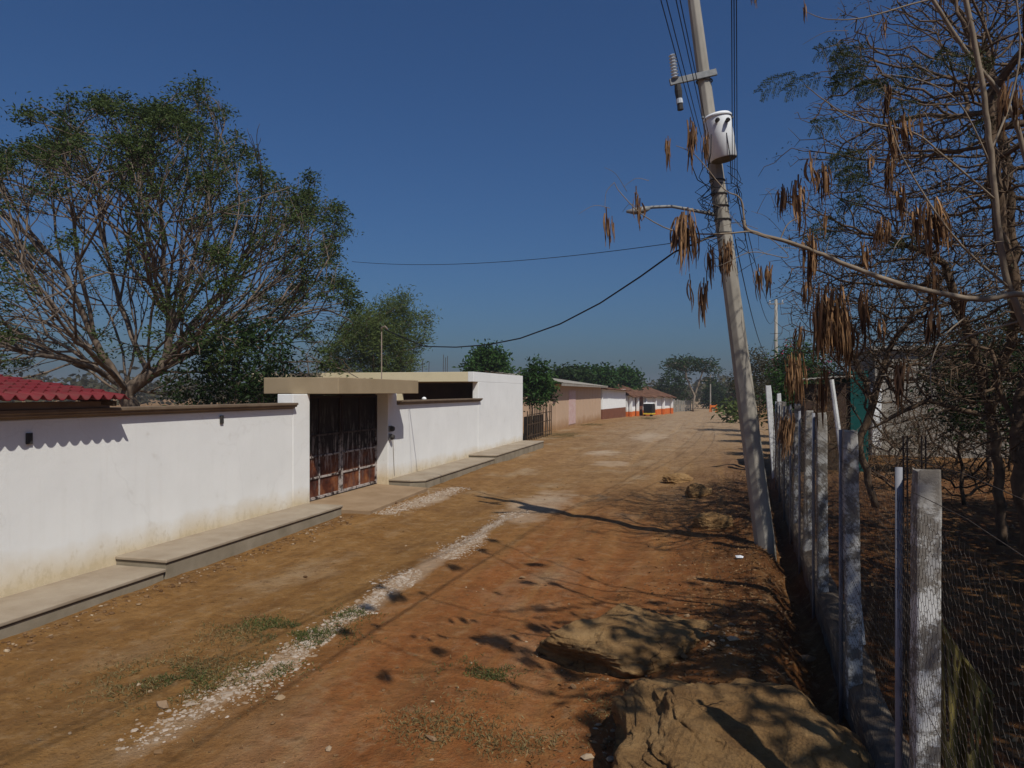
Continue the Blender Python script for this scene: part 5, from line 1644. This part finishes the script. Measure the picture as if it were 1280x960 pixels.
# long near-level branch to the pole
mainb = branch([trunk_top, W(1290, 372, 5.0), W(1220, 374, 5.0), W(1130, 356, 5.0), W(1060, 332, 5.0), W(1000, 307, 5.0), W(938, 289, 5.0), W(930, 275, 5.0)], .032, .014)
branch([W(938, 289, 5.0), W(905, 292, 4.95), W(870, 292, 4.9), W(835, 286, 4.9), W(800, 266, 4.9), W(775, 240, 4.9), W(768, 228, 4.9)], .009, .003, 5)
branch([W(930, 275, 5.0), W(928, 255, 5.0), W(922, 245, 5.0), W(905, 236, 5.05), W(870, 195, 5.1), W(845, 182, 5.1)], .010, .003, 5)
branch([W(768, 228, 4.9), W(758, 240, 4.9), W(756, 262, 4.9)], .003, .002, 4)
branch([W(940, 291, 5.0), W(965, 300, 4.9), W(985, 322, 4.9), W(940, 315, 4.9), W(905, 330, 4.9), W(885, 335, 4.9)], .006, .0025, 4)
branch([W(975, 300, 5.0), W(985, 280, 5.0), W(1005, 265, 5.0), W(1015, 225, 5.0), W(1020, 190, 5.0)], .007, .002, 5)
branch([W(1105, 350, 5.0), W(1118, 310, 5.0), W(1130, 290, 5.0), W(1135, 250, 5.0)], .007, .003, 5)
# upright stems
branch([trunk_top, W(1290, 420, 5.2), W(1262, 360, 5.2), W(1250, 300, 5.2), W(1238, 190, 5.2), W(1225, 90, 5.2), W(1205, -10, 5.2), W(1190, -90, 5.2)], .036, .022)
branch([W(1290, 420, 5.2), W(1300, 300, 5.6), W(1275, 170, 5.6), W(1252, 120, 5.6), W(1205, 60, 5.6), W(1160, -10, 5.6), W(1120, -80, 5.6)], .03, .018)
branch([W(1262, 360, 5.2), W(1215, 320, 5.1), W(1180, 280, 5.0), W(1150, 235, 5.0), W(1125, 190, 5.0), W(1115, 160, 5.0)], .013, .005, 6)
branch([W(1245, 250, 5.2), W(1180, 195, 5.1), W(1140, 165, 5.1), W(1070, 150, 5.1), W(1030, 125, 5.1), W(1005, 105, 5.1)], .011, .004, 6)
branch([W(1240, 210, 5.2), W(1200, 130, 5.2), W(1150, 100, 5.2), W(1090, 92, 5.2)], .009, .003, 5)
branch([W(1205, -10, 5.2), W(1140, 5, 5.1), W(1080, 22, 5.0), W(1035, 24, 5.0), W(1008, 15, 5.0)], .010, .003, 5)
branch([W(1238, 190, 5.2), W(1262, 130, 5.3), W(1275, 60, 5.3), W(1268, -20, 5.3)], .012, .008, 6)
branch([W(1262, 360, 5.2), W(1190, 410, 5.0), W(1165, 450, 4.8), W(1165, 500, 4.7)], .009, .004, 5)
branch([W(1280, 400, 5.2), W(1200, 425, 5.6), W(1160, 460, 5.7), W(1100, 470, 5.7)], .012, .004, 5)
# boughs above and behind the viewer that throw the dappled shade
shade = []
for (a, c, e) in (((3.3, 4.0, 4.6), (1.6, 4.4, 5.9), (-.4, 5.0, 6.6)), ((3.2, 3.4, 4.4), (1.7, 2.9, 5.8), (.1, 3.2, 6.8)), ((3.5, 4.6, 4.4), (2.0, 5.6, 6.6), (.9, 6.9, 7.8)), ((3.4, 4.2, 4.0), (2.2, 3.6, 5.3), (.7, 2.6, 6.2)), ((3.3, 5.6, 4.6), (1.9, 6.6, 6.0), (.5, 8.0, 7.2))):
    q = branch([(lr.x, lr.y, 2.2), a, c, e], .03, .008, 6)
    shade.append(e); shade.append(c)
    for k in range(7):
        s_ = q[int(len(q) * (.45 + .07 * k))]
        t_ = s_ + Vector((rg.uniform(-1, .7), rg.uniform(-.8, .9), rg.uniform(-.1, .9)))
        branch([s_, s_.lerp(t_, .5) + Vector((0, 0, .1)), t_], .006, .002, 4)
        shade.append(tuple(t_))
# fine twigs on the visible branches
for (px, py, n_) in ((1030, 330, 9), (1090, 200, 12), (1120, 120, 12), (1180, 60, 10), (1200, 250, 12), (1060, 60, 6), (990, 290, 6), (1150, 380, 10), (920, 290, 8), (790, 262, 4), (1230, 330, 8)):
    for k in range(n_):
        a = W(px + rg.uniform(-40, 40), py + rg.uniform(-40, 40), 5.1)
        e = a + LEFT * rg.uniform(-.1, .35) + Vector((0, 0, rg.uniform(-.2, .22))) - FWD * rg.uniform(-.2, .2)
        branch([a, a.lerp(e, .5) + Vector((0, 0, .04)), e], .0035, .0015, 4)
br_.build('branches', M['bark_pale'], lt, smooth=True)

# pod bunches
def pod_mesh(n, length, spread, seed):
    rg_ = random.Random(seed)
    v, f, rn = [], [], []
    for k in range(n):
        a = rg_.uniform(0, 6.28)
        out = spread * rg_.uniform(0, 1) ** .5
        L = length * rg_.uniform(.38, .8)
        w = rg_.uniform(.0036, .0074)
        tw = rg_.uniform(0, 3.14)
        segs = 5
        ctop = Vector((math.cos(a) * out * .85, math.sin(a) * out * .85, -rg_.uniform(0, .5) * length))
        curl, cur2 = rg_.gauss(0, .010), rg_.gauss(0, .010)
        base = len(v)
        for i in range(segs + 1):
            t = i / segs
            c = ctop + Vector((math.cos(a) * out * .15 * t + curl * math.sin(t * 3), math.sin(a) * out * .15 * t + cur2 * math.sin(t * 3), -L * t))
            ang = tw + t * rg_.uniform(.2, .9)
            ww = w * (math.sin(math.pi * min(1, .12 + t * .92)) ** .5 if i < segs else .15)
            s_ = Vector((math.cos(ang), math.sin(ang), 0))
            v += [tuple(c - s_ * ww), tuple(c + s_ * ww)]
        rv = rg_.uniform(0, 1)
        for i in range(segs):
            f.append((base + 2 * i, base + 2 * i + 1, base + 2 * i + 3, base + 2 * i + 2)); rn.append(rv)
    # the short stalk the bunch hangs from
    b = len(v)
    for x_, y_ in ((-.003, -.002), (.003, -.002), (0, .003)):
        v += [(x_ * .6, y_ * .6, .015), (x_ * .6, y_ * .6, -.2 * length)]
    for k in range(3):
        f.append((b + 2 * k, b + 2 * ((k + 1) % 3), b + 2 * ((k + 1) % 3) + 1, b + 2 * k + 1)); rn.append(.1)
    return v, f, rn
podm = []   # four sizes of bunch
for k, (n_, L_, sp_) in enumerate(((56, .31, .075), (17, .25, .036), (6, .25, .022), (80, .44, .10))):
    v, f, rn = pod_mesh(n_, L_, sp_, 100 + k)
    me = bpy.data.meshes.new('pod_bunch')
    me.from_pydata(v, [], f); me.update()
    me.materials.append(M['pod'])
    at = me.attributes.new('rnd', 'FLOAT', 'FACE'); at.data.foreach_set('value', np.array(rn, dtype=np.float32))
    podm.append(me)
first = {}
def pods(pt, kind, sc=1.0):
    if kind not in first:
        o = bpy.data.objects.new('pod_bunch', podm[kind]); first[kind] = o
        s_ = o.modifiers.new('thick', 'SOLIDIFY'); s_.thickness = .0025
    else:
        o = first[kind].copy()
    COL.objects.link(o)
    o.parent = lt
    o.location = Vector(pt) - Vector(lt.location)
    o.rotation_euler = (rg.uniform(-.12, .12), rg.uniform(-.12, .12), rg.uniform(0, 6.28))
    q_ = sc * rg.uniform(.78, 1.2); o.scale = (q_ * rg.uniform(.8, 1.2), q_, q_ * rg.uniform(.8, 1.25))
    return o
for px, py, dep, kd, s_ in ((758, 262, 4.9, 2, .9), (765, 272, 4.9, 2, .6), (795, 235, 4.9, 2, 1.1), (800, 250, 4.9, 2, .9), (835, 172, 5.1, 1, 1.0), (863, 150, 5.1, 1, 1.15), (882, 165, 5.1, 1, .95), (868, 158, 5.1, 1, .9),
        (860, 262, 4.9, 0, 1.35), (852, 268, 4.9, 1, 1.2), (862, 345, 4.9, 2, .9), (880, 350, 4.9, 1, 1.1), (888, 308, 4.9, 1, .85), (912, 300, 5.0, 1, 1.1), (905, 302, 5.0, 1, 1.0), (948, 332, 4.9, 1, .85), (962, 330, 4.9, 1, .9),
        (978, 232, 5.0, 1, .95), (998, 222, 5.0, 1, 1.3), (1012, 192, 5.0, 2, 1.4), (1028, 205, 5.0, 1, 1.15), (1032, 262, 5.0, 2, 1.0), (1012, 290, 5.0, 1, 1.25), (1018, 312, 5.0, 2, 1.2),
        (1104, 20, 5.1, 2, .9), (1005, 2, 5.0, 2, .8), (1110, 105, 5.1, 1, .9), (1112, 150, 5.1, 1, 1.0), (1130, 140, 5.1, 1, 1.1), (1150, 140, 5.1, 2, 1.0), (1085, 190, 5.1, 2, 1.1), (1115, 185, 5.1, 1, 1.4), (1125, 230, 5.1, 1, 1.4), (1145, 255, 5.1, 1, 1.2), (1168, 248, 5.1, 0, 1.2),
        (1105, 270, 5.1, 0, .9), (1260, 100, 5.3, 1, 1.3), (1275, 105, 5.3, 1, 1.2), (1080, 300, 5.1, 1, .9),
        (1036, 352, 5.6, 3, 1.1), (1046, 370, 5.6, 3, 1.0), (1024, 380, 5.6, 0, 1.1), (1065, 400, 5.6, 0, 1.2), (992, 440, 6.2, 3, .9), (984, 515, 6.4, 0, 1.0), (1030, 462, 5.9, 1, 1.3), (1125, 455, 4.8, 1, 1.5), (1130, 450, 4.8, 1, 1.2), (1165, 330, 5.0, 1, 1.3), (1170, 378, 5.0, 1, 1.3), (1000, 405, 6.0, 1, 1.3), (1080, 360, 5.6, 1, 1.2), (1100, 395, 5.4, 1, 1.0), (1205, 360, 5.2, 1, 1.0), (1010, 350, 5.6, 1, .9)):
    pods(W(px, py, dep), kd, s_)
for i, sp in enumerate(shade):
    if len(lt.children) < 98:
        pods(sp, (0, 1, 3)[i % 3], 1.0)
# feathery fronds
def frond_set(name, spots, parent):
    Pc, D, Ls, Ws = [], [], [], []
    for (px, py, dep, ang, ln) in spots:
        o0 = W(px, py, dep)
        ax = (LEFT * math.cos(ang) + Vector((0, 0, math.sin(ang)))) + FWD * rg.uniform(-.3, .3)
        ax.normalize()
        sd = ax.cross(FWD).normalized()
        sag = rg.uniform(.03, .10)
        for k in range(9):                       # pinnae
            t = (k + .6) / 9
            c = o0 + ax * ln * t - Vector((0, 0, sag * t * t))
            for s in (-1, 1):
                pd_ = (ax * .75 + sd * s * .75 + FWD * rg.uniform(-.5, .5) - Vector((0, 0, .25))).normalized()
                pl = ln * .40 * (1 - .75 * abs(t - .4))
                for i in range(15):
                    q = c + pd_ * pl * (i + 1) / 15 - Vector((0, 0, .03 * (i / 15) ** 2))
                    for s2 in (-1, 1):
                        Pc.append(q); dd = (pd_ * .7 + pd_.cross(FWD) * s2 * .8 + FWD * rg.uniform(-.5, .5)).normalized() - Vector((0, 0, .3))
                        D.append(dd); Ls.append(.017); Ws.append(.006)
    V, Fq = leaf_quads(np.array(Pc), np.array(Ls), np.array(Ws), dirs=np.array(D))
    return mesh_obj(name, V, Fq, M['leaf_frond'], parent, rnd=RNG.uniform(0, 1, len(Pc)))
sp_ = []
for (px, py, dep, k_) in ((1005, 95, 5.1, 2), (1020, 92, 5.1, 2), (1070, 70, 5.1, 3), (1085, 85, 5.1, 3), (1105, 100, 5.2, 3), (1095, 65, 5.1, 2), (1065, 165, 5.1, 2), (1075, 185, 5.1, 3), (1085, 205, 5.1, 3), (1100, 55, 5.1, 2), (1080, 250, 5.1, 2), (1070, 275, 5.2, 2), (1150, 120, 5.2, 2), (1130, 90, 5.2, 2), (1190, 70, 5.3, 3), (1240, 70, 5.4, 3), (1140, 290, 5.3, 2), (1060, 300, 5.2, 2), (1250, 150, 5.4, 2), (1100, 230, 5.2, 2)):
    for k in range(max(1, k_ - 1)):
        sp_.append((px + rg.uniform(-12, 12), py + rg.uniform(-10, 10), dep, rg.uniform(-.3, .15), rg.uniform(.20, .30)))
frond_set('fronds', sp_, lt)

# ------------------------------------------------------------------ small litter
def crumpled(name, px, py, size, mat, label, cat):
    dep = H * F_PX / (py - 490)
    c = cw((px - 640) / F_PX * dep, dep); c.z = gz(c.x, c.y)
    v = IV * (1 + .5 * RNG.uniform(-1, 1, (12, 1))) * np.array([size, size * .7, size * .5])
    o = mesh_obj(name, v + np.array([c.x, c.y, c.z + size * .3]), IF, mat)
    return tag(o, label, cat)
crumpled('plastic_scrap', 925, 713, .06, M['trash'], 'crumpled white plastic scrap near the pole foot', 'litter')
crumpled('plastic_bag', 578, 594, .11, M['trash'], 'small white plastic bag lying by the pavement beyond the gate', 'litter')
crumpled('pale_stone', 540, 922, .05, M['chalk'], 'single pale stone in the grass at the bottom of the street', 'stone')
crumpled('pale_stone', 205, 884, .06, M['chalk'], 'single pale stone left of the crushed stone line', 'stone')
crumpled('pale_stone', 1010, 818, .10, M['chalk'], 'flat pale stone lying in litter close to the fence kerb', 'stone')
